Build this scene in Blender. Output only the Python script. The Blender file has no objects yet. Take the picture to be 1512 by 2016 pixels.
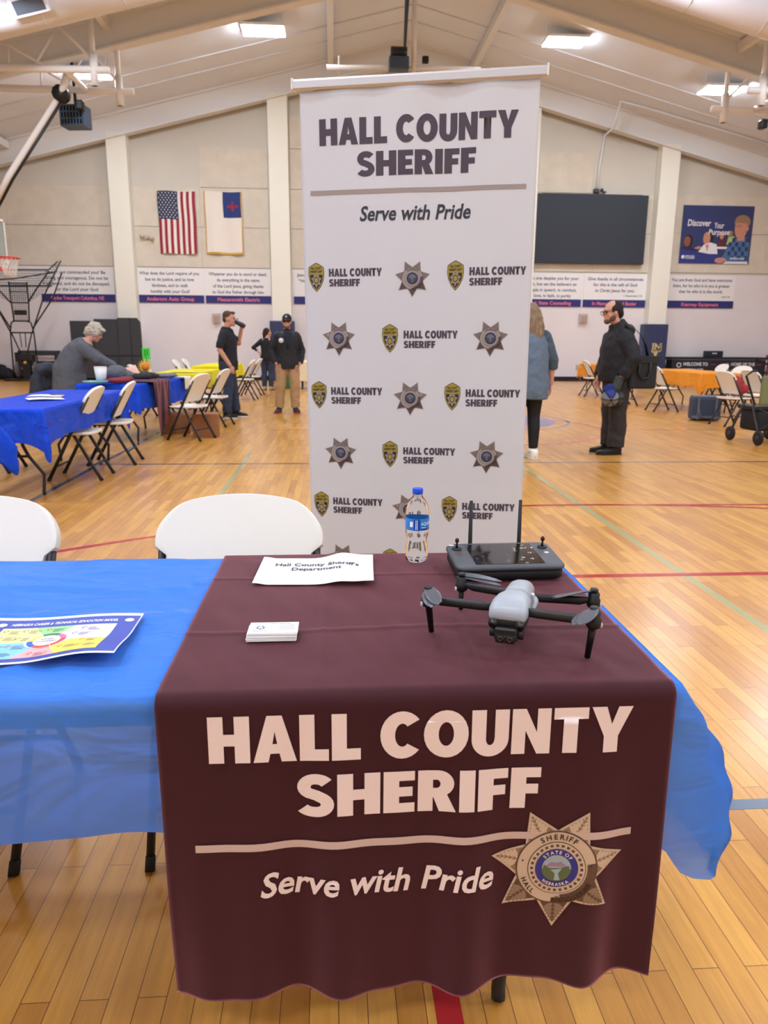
import bpy, bmesh, math, random
from math import pi, sin, cos, sqrt, atan2, radians
from mathutils import Vector, Matrix, noise
from mathutils.geometry import tessellate_polygon

SC = bpy.context.scene
COL = SC.collection
random.seed(7)

# ------------------------------------------------------------------ camera
CAM_H = 1.28
cam_data = bpy.data.cameras.new('camera')
cam = bpy.data.objects.new('camera', cam_data)
COL.objects.link(cam)
_yaw, _pitch, _roll = radians(3.957), math.atan(338 / 1450.0), 0.007
_h = Vector((sin(_yaw), cos(_yaw), 0)); _up = Vector((0, 0, 1)); _r = _h.cross(_up)
_f = _h * cos(_pitch) - _up * sin(_pitch); _u = _r.cross(_f)
_r2 = _r * cos(_roll) + _u * sin(_roll); _u2 = -_r * sin(_roll) + _u * cos(_roll)
_M = Matrix((_r2, _u2, -_f)).transposed().to_4x4(); _M.translation = (0, 0, CAM_H)
cam.matrix_world = _M
cam_data.sensor_fit = 'VERTICAL'
cam_data.sensor_height = 36.0
cam_data.sensor_width = 27.0
cam_data.lens = 36.0 * 1450 / 2016
cam_data.clip_end = 200
cam_data.dof.use_dof = True
cam_data.dof.focus_distance = 1.75
cam_data.dof.aperture_fstop = 7.0
SC.camera = cam

# ------------------------------------------------------------------ world, exposure
w = bpy.data.worlds.new('world'); SC.world = w; w.use_nodes = True
w.node_tree.nodes['Background'].inputs[0].default_value = (0.8, 0.85, 1, 1)
w.node_tree.nodes['Background'].inputs[1].default_value = 0.25
SC.view_settings.view_transform = 'Standard'
SC.view_settings.look = 'None'
SC.view_settings.gamma = 1.0
SC.view_settings.use_curve_mapping = False
SC.view_settings.exposure = 0.4
SC.cycles.max_bounces = 8
SC.cycles.diffuse_bounces = 4
SC.cycles.glossy_bounces = 4
SC.cycles.transmission_bounces = 8
SC.cycles.transparent_max_bounces = 12
SC.cycles.use_denoising = True
SC.cycles.sample_clamp_indirect = 6.0

# ceiling geometry: ridge over x = RX, slope 1:4 both ways
RX, RZ, SLOPE = 2.25, 9.95, 0.25
def ceil_z(x): return RZ - SLOPE * abs(x - RX)
LAMP_X = (-6.0, -1.65, 6.05, 10.2)
LAMP_POWER = 130.0
CEIL_FILL = 0.2
LAMP_COL = (0.86, 0.95, 1.1)
def area_lamp(loc, sx, sy, power, name='bay_light', tilt=0.0):
    # upward lamps are added fill that brightens the ceiling (tilt = pi)
    ld = bpy.data.lights.new(name, 'AREA'); ld.shape = 'RECTANGLE'
    ld.size, ld.size_y, ld.energy, ld.color = sx, sy, power, LAMP_COL
    lo = bpy.data.objects.new(name, ld); lo.location = loc; lo.rotation_euler = (0, tilt, 0)
    COL.objects.link(lo); return lo
# the hall's other lamp rows (the row in view is built as fixtures further down)
for _y in (14.9, 6.0, 0.4, -5.0):
    for _x in LAMP_X:
        area_lamp((_x, _y, ceil_z(_x) - 0.55), 1.15, 0.6, LAMP_POWER * (1.0 if _y > 14 else 1.05))
        area_lamp((_x, _y, ceil_z(_x) - 0.5), 1.15, 0.6, LAMP_POWER * CEIL_FILL, tilt=pi)  # added upward fill for the ceiling; the fixtures in view have none

# ------------------------------------------------------------------ helpers
def lin(c):
    c = c / 255.0
    return c / 12.92 if c <= 0.04045 else ((c + 0.055) / 1.055) ** 2.4
def rgb(r, g, b): return (lin(r), lin(g), lin(b), 1.0)

def mat(name, col, rough=0.6, metal=0.0, var=0.0, vscale=8.0, bump=0.0, bscale=60.0, coat=0.0, sheen=0.0,
        trans=0.0, ior=1.45, emit=None, estr=1.0, spec=0.5, stretch=(1, 1, 1), alpha=1.0):
    m = bpy.data.materials.new(name); m.use_nodes = True
    nt = m.node_tree; p = nt.nodes['Principled BSDF']
    p.inputs['Base Color'].default_value = col
    p.inputs['Roughness'].default_value = rough
    p.inputs['Metallic'].default_value = metal
    p.inputs['Coat Weight'].default_value = coat
    p.inputs['Sheen Weight'].default_value = sheen
    p.inputs['Transmission Weight'].default_value = trans
    p.inputs['IOR'].default_value = ior
    p.inputs['Specular IOR Level'].default_value = spec
    p.inputs['Alpha'].default_value = alpha
    if emit:
        p.inputs['Emission Color'].default_value = emit
        p.inputs['Emission Strength'].default_value = estr
    tc = nt.nodes.new('ShaderNodeTexCoord'); mp = nt.nodes.new('ShaderNodeMapping')
    mp.inputs['Scale'].default_value = stretch
    nt.links.new(tc.outputs['Object'], mp.inputs['Vector'])
    if var > 0:
        n = nt.nodes.new('ShaderNodeTexNoise'); n.inputs['Scale'].default_value = vscale; n.inputs['Detail'].default_value = 4
        r = nt.nodes.new('ShaderNodeValToRGB')
        r.color_ramp.elements[0].position = 0.3; r.color_ramp.elements[1].position = 0.7
        r.color_ramp.elements[0].color = tuple(c * (1 - var) for c in col[:3]) + (1,)
        r.color_ramp.elements[1].color = tuple(min(1, c * (1 + var)) for c in col[:3]) + (1,)
        nt.links.new(mp.outputs[0], n.inputs['Vector']); nt.links.new(n.outputs[0], r.inputs[0])
        nt.links.new(r.outputs[0], p.inputs['Base Color'])
    if bump > 0:
        n2 = nt.nodes.new('ShaderNodeTexNoise'); n2.inputs['Scale'].default_value = bscale; n2.inputs['Detail'].default_value = 3
        b = nt.nodes.new('ShaderNodeBump'); b.inputs['Strength'].default_value = bump; b.inputs['Distance'].default_value = 0.02
        nt.links.new(mp.outputs[0], n2.inputs['Vector']); nt.links.new(n2.outputs[0], b.inputs['Height'])
        nt.links.new(b.outputs[0], p.inputs['Normal'])
    return m

def thin_plastic(name, col, tcol, clear=0.15, rough=0.3, tl=0.35):
    m = bpy.data.materials.new(name); m.use_nodes = True; nt = m.node_tree; N = nt.nodes; L = nt.links
    p = N['Principled BSDF']; out = N['Material Output']
    p.inputs['Base Color'].default_value = col; p.inputs['Roughness'].default_value = rough
    t = N.new('ShaderNodeBsdfTranslucent'); t.inputs[0].default_value = tcol
    x = N.new('ShaderNodeBsdfTransparent'); x.inputs[0].default_value = (0.72, 0.84, 1, 1)
    m1 = N.new('ShaderNodeMixShader'); m1.inputs[0].default_value = tl
    m2 = N.new('ShaderNodeMixShader'); m2.inputs[0].default_value = clear
    L.new(p.outputs[0], m1.inputs[1]); L.new(t.outputs[0], m1.inputs[2])
    L.new(m1.outputs[0], m2.inputs[1]); L.new(x.outputs[0], m2.inputs[2]); L.new(m2.outputs[0], out.inputs[0])
    tc = N.new('ShaderNodeTexCoord'); mp = N.new('ShaderNodeMapping'); mp.inputs['Scale'].default_value = (.5, 1.5, 1); mp.inputs['Rotation'].default_value = (0, 0, .4); L.new(tc.outputs['Object'], mp.inputs['Vector'])
    n = N.new('ShaderNodeTexNoise'); n.inputs['Scale'].default_value = 7; n.inputs['Distortion'].default_value = .8; n.inputs['Detail'].default_value = 3
    b = N.new('ShaderNodeBump'); b.inputs['Strength'].default_value = 0.85; b.inputs['Distance'].default_value = 0.03
    p.inputs['Specular IOR Level'].default_value = 0.06
    L.new(mp.outputs[0], n.inputs['Vector']); L.new(n.outputs[0], b.inputs['Height'])
    L.new(b.outputs[0], p.inputs['Normal']); L.new(b.outputs[0], t.inputs['Normal'])
    return m

class MB:
    """collects shapes, then links them as ONE mesh object"""
    def __init__(s): s.v = []; s.f = []; s.mi = []; s.sm = []
    def add(s, vs, fs, mi=0, smooth=True, M=None):
        o = len(s.v)
        s.v += [tuple(M @ Vector(p)) if M else tuple(p) for p in vs]
        s.f += [tuple(i + o for i in f) for f in fs]
        s.mi += [mi] * len(fs); s.sm += [smooth] * len(fs)
        return s
    def box(s, c, d, mi=0, M=None, rot=None):
        x, y, z = (k / 2 for k in d); c = Vector(c)
        vs = [Vector((i * x, j * y, k * z)) for i in (-1, 1) for j in (-1, 1) for k in (-1, 1)]
        if rot is not None: vs = [rot @ q for q in vs]
        vs = [q + c for q in vs]
        fs = [(0, 1, 3, 2), (4, 6, 7, 5), (0, 4, 5, 1), (2, 3, 7, 6), (0, 2, 6, 4), (1, 5, 7, 3)]
        return s.add(vs, fs, mi, False, M)
    def rings(s, R, mi=0, smooth=True, caps=True, M=None, closed=True):
        n = len(R[0]); vs = [p for r in R for p in r]; fs = []
        for i in range(len(R) - 1):
            for j in range(n if closed else n - 1):
                k = (j + 1) % n
                fs.append((i * n + j, i * n + k, (i + 1) * n + k, (i + 1) * n + j))
        if caps and closed:
            fs.append(tuple(range(n - 1, -1, -1))); fs.append(tuple((len(R) - 1) * n + j for j in range(n)))
        return s.add(vs, fs, mi, smooth, M)
    def tube(s, path, r, n=10, mi=0, M=None, caps=True, r2=None, side=None):
        P = [Vector(p) for p in path]; R = []; prev = None
        rr = r if isinstance(r, (list, tuple)) else [r] * len(P)
        for i, p in enumerate(P):
            t = (P[min(i + 1, len(P) - 1)] - P[max(i - 1, 0)])
            t = t.normalized() if t.length > 1e-9 else Vector((0, 0, 1))
            a = Vector(side) if side is not None else (prev if prev is not None else (Vector((1, 0, 0)) if abs(t.x) < 0.8 else Vector((0, 1, 0))))
            a = (a - t * a.dot(t))
            a = a.normalized() if a.length > 1e-6 else Vector((0, 1, 0)); b = t.cross(a); prev = a
            q2 = rr[i] if r2 is None else (r2[i] if isinstance(r2, (list, tuple)) else r2)
            R.append([p + a * rr[i] * cos(2 * pi * k / n) + b * q2 * sin(2 * pi * k / n) for k in range(n)])
        return s.rings(R, mi, True, caps, M)
    def lathe(s, prof, c=(0, 0, 0), n=24, mi=0, M=None, axis='z', caps=True):
        R = []
        for (r, h) in prof:
            ring = []
            for k in range(n):
                a = 2 * pi * k / n; x, y = max(r, 1e-5) * cos(a), max(r, 1e-5) * sin(a)
                q = (x, y, h) if axis == 'z' else ((h, x, y) if axis == 'x' else (y, h, x))
                ring.append(Vector(q) + Vector(c))
            R.append(ring)
        return s.rings(R, mi, True, caps, M)
    def ball(s, c, r, n=16, m=10, mi=0, M=None):
        rx, ry, rz = r if isinstance(r, (list, tuple)) else (r, r, r); R = []
        for i in range(m + 1):
            a = -pi / 2 + pi * i / m; q = max(cos(a), 0.002)
            R.append([Vector((c[0] + rx * q * cos(2 * pi * k / n), c[1] + ry * q * sin(2 * pi * k / n), c[2] + rz * sin(a))) for k in range(n)])
        return s.rings(R, mi, True, True, M)
    def prism(s, poly, z0, z1, mi=0, M=None, smooth=False):
        n = len(poly); vs = [(x, y, z0) for x, y in poly] + [(x, y, z1) for x, y in poly]
        fs = [tuple(range(n - 1, -1, -1)), tuple(range(n, 2 * n))] + [(i, (i + 1) % n, n + (i + 1) % n, n + i) for i in range(n)]
        return s.add(vs, fs, mi, smooth, M)
    def grid(s, fn, nu, nv, mi=0, M=None, smooth=True):
        vs = [fn(i / nu, j / nv) for j in range(nv + 1) for i in range(nu + 1)]
        fs = [(j * (nu + 1) + i, j * (nu + 1) + i + 1, (j + 1) * (nu + 1) + i + 1, (j + 1) * (nu + 1) + i) for j in range(nv) for i in range(nu)]
        return s.add(vs, fs, mi, smooth, M)
    def build(s, name, mats, parent=None, bevel=0.0, seg=2, solid=0.0, sub=0, off=0.0, remesh=0.0, smooth=0, displace=None, weld=False):
        me = bpy.data.meshes.new(name); me.from_pydata(s.v, [], s.f); me.update()
        for m_ in (mats if isinstance(mats, (list, tuple)) else [mats]): me.materials.append(m_)
        me.polygons.foreach_set('material_index', s.mi); me.polygons.foreach_set('use_smooth', s.sm)
        bm = bmesh.new(); bm.from_mesh(me)
        if weld: bmesh.ops.remove_doubles(bm, verts=bm.verts, dist=1e-5)
        if solid == 0 and not weld: bmesh.ops.recalc_face_normals(bm, faces=bm.faces)
        bm.to_mesh(me); bm.free()
        o = bpy.data.objects.new(name, me); COL.objects.link(o)
        if parent is not None: o.parent = parent
        if remesh:
            r = o.modifiers.new('remesh', 'REMESH'); r.mode = 'VOXEL'; r.voxel_size = remesh; r.use_smooth_shade = True
        if smooth:
            q = o.modifiers.new('smooth', 'SMOOTH'); q.factor = 0.5; q.iterations = smooth
        if displace:
            t = bpy.data.textures.new('folds', 'CLOUDS'); t.noise_scale = displace[1]
            d = o.modifiers.new('folds', 'DISPLACE'); d.texture = t; d.strength = displace[0]; d.mid_level = 0.5
        if solid:
            q = o.modifiers.new('solid', 'SOLIDIFY'); q.thickness = solid; q.offset = off
        if bevel:
            b = o.modifiers.new('bevel', 'BEVEL'); b.width = bevel; b.segments = seg; b.limit_method = 'ANGLE'; b.angle_limit = radians(40)
            b.harden_normals = False
        if sub:
            q = o.modifiers.new('sub', 'SUBSURF'); q.levels = sub; q.render_levels = sub
        return o

def tag(o, label=None, cat=None, group=None, kind=None):
    if label: o['label'] = label
    if cat: o['category'] = cat
    if group: o['group'] = group
    if kind: o['kind'] = kind
    return o
def thing(name, label, cat, loc=(0, 0, 0), rz=0.0, group=None):
    o = bpy.data.objects.new(name, None); o.empty_display_size = 0.1; COL.objects.link(o)
    o.location = loc; o.rotation_euler = (0, 0, rz)
    return tag(o, label, cat, group)
def dup(root, loc, rz, label, group=None):
    r = root.copy(); COL.objects.link(r); r.location = loc; r.rotation_euler = (0, 0, rz); r['label'] = label
    if group: r['group'] = group
    for ch in list(root.children):
        c = ch.copy(); COL.objects.link(c); c.parent = r
        for g in ch.children:
            d = g.copy(); COL.objects.link(d); d.parent = c
    return r
def struct(o): o['kind'] = 'structure'; return o

# ------------------------------------------------------------------ lettering
FONT = {}
def _font(bold):
    off = 0.022 if bold else 0.0
    chars = "ABCDEFGHIJKLMNOPQRSTUVWXYZabcdefghijklmnopqrstuvwxyz0123456789.,;:?!'\"&-/#|"
    cu = bpy.data.curves.new('t', 'FONT'); ob = bpy.data.objects.new('t', cu); COL.objects.link(ob)
    cu.resolution_u = 3; cu.offset = off
    def get(sx):
        cu.body = sx; bpy.context.view_layer.update()
        e = ob.evaluated_get(bpy.context.evaluated_depsgraph_get()); me = e.to_mesh()
        r = [(v.co.x, v.co.y) for v in me.vertices], [tuple(p.vertices) for p in me.polygons]
        e.to_mesh_clear(); return r
    bx = max(x for x, y in get('|')[0]); d = {}
    for c in chars:
        v, f = get(c); adv = max(x for x, y in get(c + '|')[0]) - bx
        d[c] = (v, f, adv)
    d[' '] = ([], [], 0.3)
    bpy.data.objects.remove(ob); bpy.data.curves.remove(cu)
    return d
FONT[0] = _font(False); FONT[1] = _font(True)

def _arc(cx, cy, rx, ry, a0, a1, n=14):
    return [(cx + rx * cos(radians(a0 + (a1 - a0) * i / n)), cy + ry * sin(radians(a0 + (a1 - a0) * i / n))) for i in range(n + 1)]
def _stroke(path, wd):
    L, R = [], []
    for i, p in enumerate(path):
        a, b = path[max(i - 1, 0)], path[min(i + 1, len(path) - 1)]
        tx, ty = b[0] - a[0], b[1] - a[1]; q = math.hypot(tx, ty) or 1; nx, ny = -ty / q, tx / q
        L.append((p[0] + nx * wd / 2, p[1] + ny * wd / 2)); R.append((p[0] - nx * wd / 2, p[1] - ny * wd / 2))
    return L + R[::-1]
# heavy block capitals: glyph = (list of [outer, hole...] contours, advance); cap height 1
HV = {
 'H': ([[[(0, 0), (0, 1), (.29, 1), (.29, .62), (.5, .62), (.5, 1), (.79, 1), (.79, 0), (.5, 0), (.5, .37), (.29, .37), (.29, 0)]]], .79),
 'A': ([[[(0, 0), (.27, 1), (.56, 1), (.83, 0), (.54, 0), (.5, .18), (.325, .18), (.285, 0)], [(.37, .39), (.46, .39), (.415, .66)]]], .83),
 'L': ([[[(0, 0), (0, 1), (.29, 1), (.29, .25), (.56, .25), (.56, 0)]]], .56),
 'C': ([[_arc(.43, .5, .43, .52, 40, 320, 22) + _arc(.43, .5, .145, .255, 312, 48, 16)]], .79),
 'O': ([[_arc(.44, .5, .44, .52, 0, 345, 23), _arc(.44, .5, .15, .26, 0, 345, 23)]], .88),
 'U': ([[[(0, 1), (0, .36)] + _arc(.37, .36, .37, .38, 180, 360, 16) + [(.74, 1), (.46, 1), (.46, .37)] + _arc(.37, .36, .085, .13, 360, 180, 8) + [(.285, 1)]]], .74),
 'N': ([[[(0, 0), (0, 1), (.27, 1), (.5, .48), (.5, 1), (.77, 1), (.77, 0), (.51, 0), (.27, .52), (.27, 0)]]], .77),
 'T': ([[[(.2, 0), (.2, .75), (0, .75), (0, 1), (.69, 1), (.69, .75), (.49, .75), (.49, 0)]]], .69),
 'Y': ([[[(.27, 0), (.27, .36), (0, 1), (.3, 1), (.42, .62), (.54, 1), (.83, 1), (.56, .36), (.56, 0)]]], .83),
 'S': ([[_stroke(_arc(.36, .71, .225, .185, 30, 90, 5) + _arc(.34, .71, .2, .185, 100, 235, 8) + [(.36, .51)] + _arc(.36, .29, .21, .185, 50, -90, 9)[0:] + _arc(.32, .29, .235, .185, -100, -150, 5), .245)]], .69),
 'E': ([[[(0, 0), (0, 1), (.58, 1), (.58, .77), (.29, .77), (.29, .62), (.54, .62), (.54, .39), (.29, .39), (.29, .23), (.58, .23), (.58, 0)]]], .58),
 'R': ([[[(0, 0), (0, 1), (.36, 1)] + _arc(.37, .68, .3, .32, 90, -55, 10) + [(.71, 0), (.4, 0), (.29, .34), (.28, .34), (.28, 0)], [(.28, .77), (.36, .77)] + _arc(.35, .67, .07, .1, 60, -60, 4) + [(.36, .57), (.28, .57)]]], .71),
 'I': ([[[(0, 0), (0, 1), (.29, 1), (.29, 0)]]], .29),
 'F': ([[[(0, 0), (0, 1), (.56, 1), (.56, .76), (.29, .76), (.29, .6), (.52, .6), (.52, .36), (.29, .36), (.29, 0)]]], .56),
 ' ': ([], .26)}

class Deco:
    """flat printed artwork in sheet coordinates (u right, v up); mapped on to a surface when built"""
    def __init__(s): s.it = []
    def tri(s, contours, mi=0, layer=0):
        vs = [Vector((x, y, 0)) for c in contours for x, y in c]
        fs = tessellate_polygon([[Vector((x, y, 0)) for x, y in c] for c in contours])
        s.it.append(([(q.x, q.y) for q in vs], [tuple(f) for f in fs], mi, layer)); return s
    def poly(s, pts, mi=0, layer=0): return s.tri([pts], mi, layer)
    def rect(s, x0, y0, x1, y1, mi=0, layer=0): return s.tri([[(x0, y0), (x1, y0), (x1, y1), (x0, y1)]], mi, layer)
    def ell(s, cx, cy, rx, ry, mi=0, layer=0, n=32): return s.tri([[(cx + rx * cos(2 * pi * i / n), cy + ry * sin(2 * pi * i / n)) for i in range(n)]], mi, layer)
    def ring(s, cx, cy, r0, r1, mi=0, layer=0, a0=0, a1=360, n=36, ky=1.0):
        o = _arc(cx, cy, r1, r1 * ky, a0, a1, n) + _arc(cx, cy, r0, r0 * ky, a1, a0, n)
        s.it.append((o, [(i, i + 1, 2 * n + 1 - i - 1 + 0, 2 * n + 1 - i) for i in range(n)], mi, layer)); return s
    def heavy(s, txt, x, y, h, mi=0, layer=0, gap=.06, sx=1.0):
        """returns the end x"""
        for c in txt:
            cs, adv = HV[c]
            for con in cs: s.tri([[(x + px * h * sx, y + py * h) for px, py in k] for k in con], mi, layer)
            x += (adv + gap) * h * sx
        return x - gap * h * sx
    def heavy_w(s, txt, gap=.06): return sum(HV[c][1] + gap for c in txt) - gap
    def heavy_fit(s, txt, x0, x1, y, h, mi=0, layer=0):
        s.heavy(txt, x0, y, h, mi, layer, .06, (x1 - x0) / (s.heavy_w(txt) * h)); return s
    def text_w(s, txt, bold=0): return sum(FONT[bold].get(c, FONT[bold]['x'])[2] for c in txt)
    def text(s, txt, x, y, h, mi=0, layer=0, bold=0, align='l', shear=0.0, fit=None, sx=1.0):
        F = FONT[bold]; wd = s.text_w(txt, bold)
        k = h / 0.72
        if fit: sx = fit / (wd * k)
        x0 = x - (wd * k * sx if align == 'r' else wd * k * sx / 2 if align == 'c' else 0)
        for c in txt:
            v, f, adv = F.get(c, F['x'])
            if f: s.it.append(([(x0 + (px + shear * py) * k * sx, y + py * k) for px, py in v], f, mi, layer))
            x0 += adv * k * sx
        return s
    def arc_text(s, txt, cx, cy, r, h, a_mid, mi=0, layer=0, bold=1, flip=False, spread=1.15, ky=1.0):
        F = FONT[bold]; k = h / 0.72; tot = s.text_w(txt, bold) * k * spread; a = tot / r / 2
        pos = 0
        for c in txt:
            v, f, adv = F.get(c, F['x']); mid = (pos + adv * k * spread / 2) / r
            th = radians(a_mid) + (a - mid if not flip else -a + mid)
            if f:
                pts = []
                for px, py in v:
                    lx, ly = (px - adv / 2) * k, py * k
                    if not flip: ex, ey = (sin(th), -cos(th)), (cos(th), sin(th))
                    else: ex, ey = (-sin(th), cos(th)), (-cos(th), -sin(th))
                    pts.append((cx + r * cos(th) + ex[0] * lx + ey[0] * ly, cy + (r * sin(th) + ex[1] * lx + ey[1] * ly) * ky))
                s.it.append((pts, f, mi, layer))
            pos += adv * k * spread
        return s
    def put(s, other, x, y, k=1.0, ky=None):
        ky = ky or k
        for v, f, mi, l in other.it: s.it.append(([(x + a * k, y + b * ky) for a, b in v], f, mi, l))
        return s
    def build(s, name, mats, parent, fn, step=0, lift=0.0006):
        """fn(u, v, d) -> point at height d over the sheet"""
        bm = bmesh.new()
        for v, f, mi, l in s.it:
            vs = [bm.verts.new((a, b, l)) for a, b in v]
            for q in f:
                try: fc = bm.faces.new([vs[i] for i in q]); fc.material_index = mi
                except ValueError: pass
        if step:
            us = [v.co.x for v in bm.verts]; ws = [v.co.y for v in bm.verts]
            for ax, lo, hi in ((0, min(us), max(us)), (1, min(ws), max(ws))):
                k = math.floor(lo / step) + 1
                while k * step < hi:
                    co = Vector((0, 0, 0)); co[ax] = k * step; no = Vector((0, 0, 0)); no[ax] = 1
                    bmesh.ops.bisect_plane(bm, geom=bm.verts[:] + bm.edges[:] + bm.faces[:], plane_co=co, plane_no=no)
                    k += 1
        bm.normal_update()
        fl = [f for f in bm.faces if f.normal.z < 0]
        bmesh.ops.reverse_faces(bm, faces=fl)
        for v in bm.verts: v.co = fn(v.co.x, v.co.y, lift * (1 + v.co.z))
        for f in bm.faces: f.smooth = True
        me = bpy.data.meshes.new(name); bm.to_mesh(me); bm.free()
        for m_ in (mats if isinstance(mats, (list, tuple)) else [mats]): me.materials.append(m_)
        o = bpy.data.objects.new(name, me); COL.objects.link(o)
        if parent is not None: o.parent = parent
        return o
# ------------------------------------------------------------------ the hall
XL, XR, YF, YN = -13.0, 17.5, 24.8, -8.0

def floor_material():
    m = bpy.data.materials.new('maple_floor'); m.use_nodes = True; nt = m.node_tree; N = nt.nodes; L = nt.links
    p = N['Principled BSDF']
    tc = N.new('ShaderNodeTexCoord'); sp = N.new('ShaderNodeSeparateXYZ'); cb = N.new('ShaderNodeCombineXYZ')
    L.new(tc.outputs['Object'], sp.inputs[0]); L.new(sp.outputs['Y'], cb.inputs['X']); L.new(sp.outputs['X'], cb.inputs['Y'])
    br = N.new('ShaderNodeTexBrick'); L.new(cb.outputs[0], br.inputs['Vector'])
    br.offset = 0.37; br.offset_frequency = 2; br.squash = 1.0
    br.inputs['Color1'].default_value = rgb(224, 168, 80); br.inputs['Color2'].default_value = rgb(190, 130, 54)
    br.inputs['Mortar'].default_value = rgb(120, 78, 36)
    br.inputs['Scale'].default_value = 1.0; br.inputs['Mortar Size'].default_value = 0.0011
    br.inputs['Brick Width'].default_value = 0.62; br.inputs['Row Height'].default_value = 0.057; br.inputs['Bias'].default_value = -0.15
    br.inputs['Mortar Smooth'].default_value = 0.3
    mp = N.new('ShaderNodeMapping'); mp.inputs['Scale'].default_value = (26, 1.6, 1); L.new(tc.outputs['Object'], mp.inputs['Vector'])
    n = N.new('ShaderNodeTexNoise'); n.inputs['Scale'].default_value = 2.2; n.inputs['Detail'].default_value = 6; n.inputs['Roughness'].default_value = 0.65
    L.new(mp.outputs[0], n.inputs['Vector'])
    r = N.new('ShaderNodeValToRGB'); r.color_ramp.elements[0].position = .25; r.color_ramp.elements[1].position = .8
    r.color_ramp.elements[0].color = (0.72, 0.66, 0.56, 1); r.color_ramp.elements[1].color = (1.12, 1.1, 1.06, 1)
    L.new(n.outputs[0], r.inputs[0])
    n2 = N.new('ShaderNodeTexNoise'); n2.inputs['Scale'].default_value = 1.1; n2.inputs['Detail'].default_value = 5; n2.inputs['Distortion'].default_value = 1.2
    mp2 = N.new('ShaderNodeMapping'); mp2.inputs['Scale'].default_value = (9, 2.2, 1); L.new(tc.outputs['Object'], mp2.inputs['Vector']); L.new(mp2.outputs[0], n2.inputs['Vector'])
    r2 = N.new('ShaderNodeValToRGB'); r2.color_ramp.elements[0].position = .3; r2.color_ramp.elements[1].position = .62
    r2.color_ramp.elements[0].color = (0.74, 0.66, 0.55, 1); r2.color_ramp.elements[1].color = (1, 1, 1, 1); L.new(n2.outputs[0], r2.inputs[0])
    mx = N.new('ShaderNodeMix'); mx.data_type = 'RGBA'; mx.blend_type = 'MULTIPLY'; mx.inputs[0].default_value = 0.75
    L.new(br.outputs['Color'], mx.inputs[6]); L.new(r.outputs[0], mx.inputs[7])
    mx2 = N.new('ShaderNodeMix'); mx2.data_type = 'RGBA'; mx2.blend_type = 'MULTIPLY'; mx2.inputs[0].default_value = 0.38
    L.new(mx.outputs[2], mx2.inputs[6]); L.new(r2.outputs[0], mx2.inputs[7])
    L.new(mx2.outputs[2], p.inputs['Base Color'])
    p.inputs['Roughness'].default_value = 0.30; p.inputs['IOR'].default_value = 1.5
    p.inputs['Coat Weight'].default_value = 0.3; p.inputs['Coat Roughness'].default_value = 0.2
    n3 = N.new('ShaderNodeTexNoise'); n3.inputs['Scale'].default_value = 5; L.new(tc.outputs['Object'], n3.inputs['Vector'])
    b = N.new('ShaderNodeBump'); b.inputs['Strength'].default_value = 0.03; b.inputs['Distance'].default_value = 0.02; L.new(n3.outputs[0], b.inputs['Height'])
    L.new(b.outputs[0], p.inputs['Normal']); L.new(b.outputs[0], p.inputs['Coat Normal'])
    return m

M_FLOOR = floor_material()
M_WHITE = mat('wall_white_paint', rgb(226, 220, 222), 0.7, var=.02, vscale=1.5)
M_PLAIN = mat('wall_beige_paint', rgb(204, 200, 190), 0.75, var=.03, vscale=1.2)
M_BURLAP = mat('burlap_panel', rgb(212, 203, 188), 0.9, var=.05, vscale=3, bump=.15, bscale=90)
M_SIGNBAND = mat('white_board', rgb(232, 230, 230), 0.55)
M_COLUMN = mat('column_paint', rgb(232, 230, 218), 0.6)
M_CEIL = mat('ceiling_paint', rgb(226, 231, 240), 0.8, var=.03, vscale=.8)
M_BEAM = mat('beam_paint', rgb(224, 224, 224), 0.6)
M_DUCT = mat('duct_paint', rgb(226, 226, 232), 0.5)
M_BLACKRUB = mat('black_rubber_base', rgb(24, 22, 24), 0.6)
M_DARKBLUE = mat('dark_blue_print', rgb(34, 40, 110), 0.5)
M_NAVYTEXT = mat('slate_print', rgb(72, 80, 108), 0.6)
M_PINKTEXT = mat('pink_red_print', rgb(226, 120, 140), 0.6)
M_STEELW = mat('white_painted_steel', rgb(232, 228, 224), 0.4)
M_BLACKMET = mat('black_painted_steel', rgb(26, 26, 28), 0.42)

f = MB().grid(lambda u, v: (XL + (XR - XL) * u, YN + (YF + .4 - YN) * v, 0), 1, 1)
floor = struct(f.build('floor', M_FLOOR))
# painted court lines: part of the floor
def line_mat(n, c): return mat(n, c, 0.22, coat=.35)
ML_RED = line_mat('court_red', rgb(176, 40, 44)); ML_NAVY = line_mat('court_navy', rgb(54, 58, 84)); ML_TEAL = line_mat('court_teal', rgb(172, 168, 122))
ML_GREY = line_mat('court_slate', rgb(104, 122, 140)); ML_ORANGE = line_mat('court_orange', rgb(206, 120, 60)); ML_MAROON = line_mat('court_maroon', rgb(120, 62, 66))
ML_BLUE = line_mat('court_blue', rgb(84, 92, 150)); ML_PINK = line_mat('court_rose', rgb(206, 84, 80))
def strip(x0, y0, x1, y1, wd, m, z=.0006):
    a, b = Vector((x0, y0, 0)), Vector((x1, y1, 0)); t = (b - a).normalized(); n = Vector((-t.y, t.x, 0)) * wd / 2; k = Vector((0, 0, z))
    MB().add([a - n + k, b - n + k, b + n + k, a + n + k], [(0, 1, 2, 3)], 0, False).build('court_line', m, floor)
def arcline(cx, cy, r, a0, a1, wd, m, z=.0008, n=48):
    vs, fs = [], []
    for i in range(n + 1):
        a = radians(a0 + (a1 - a0) * i / n)
        for q in (r - wd / 2, r + wd / 2): vs.append((cx + q * cos(a), cy + q * sin(a), z))
        if i < n: fs.append((2 * i, 2 * i + 1, 2 * i + 3, 2 * i + 2))
    MB().add(vs, fs, 0, False).build('court_line', m, floor)
strip(-2.44, -6, -2.44, 23, .055, ML_NAVY)
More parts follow.
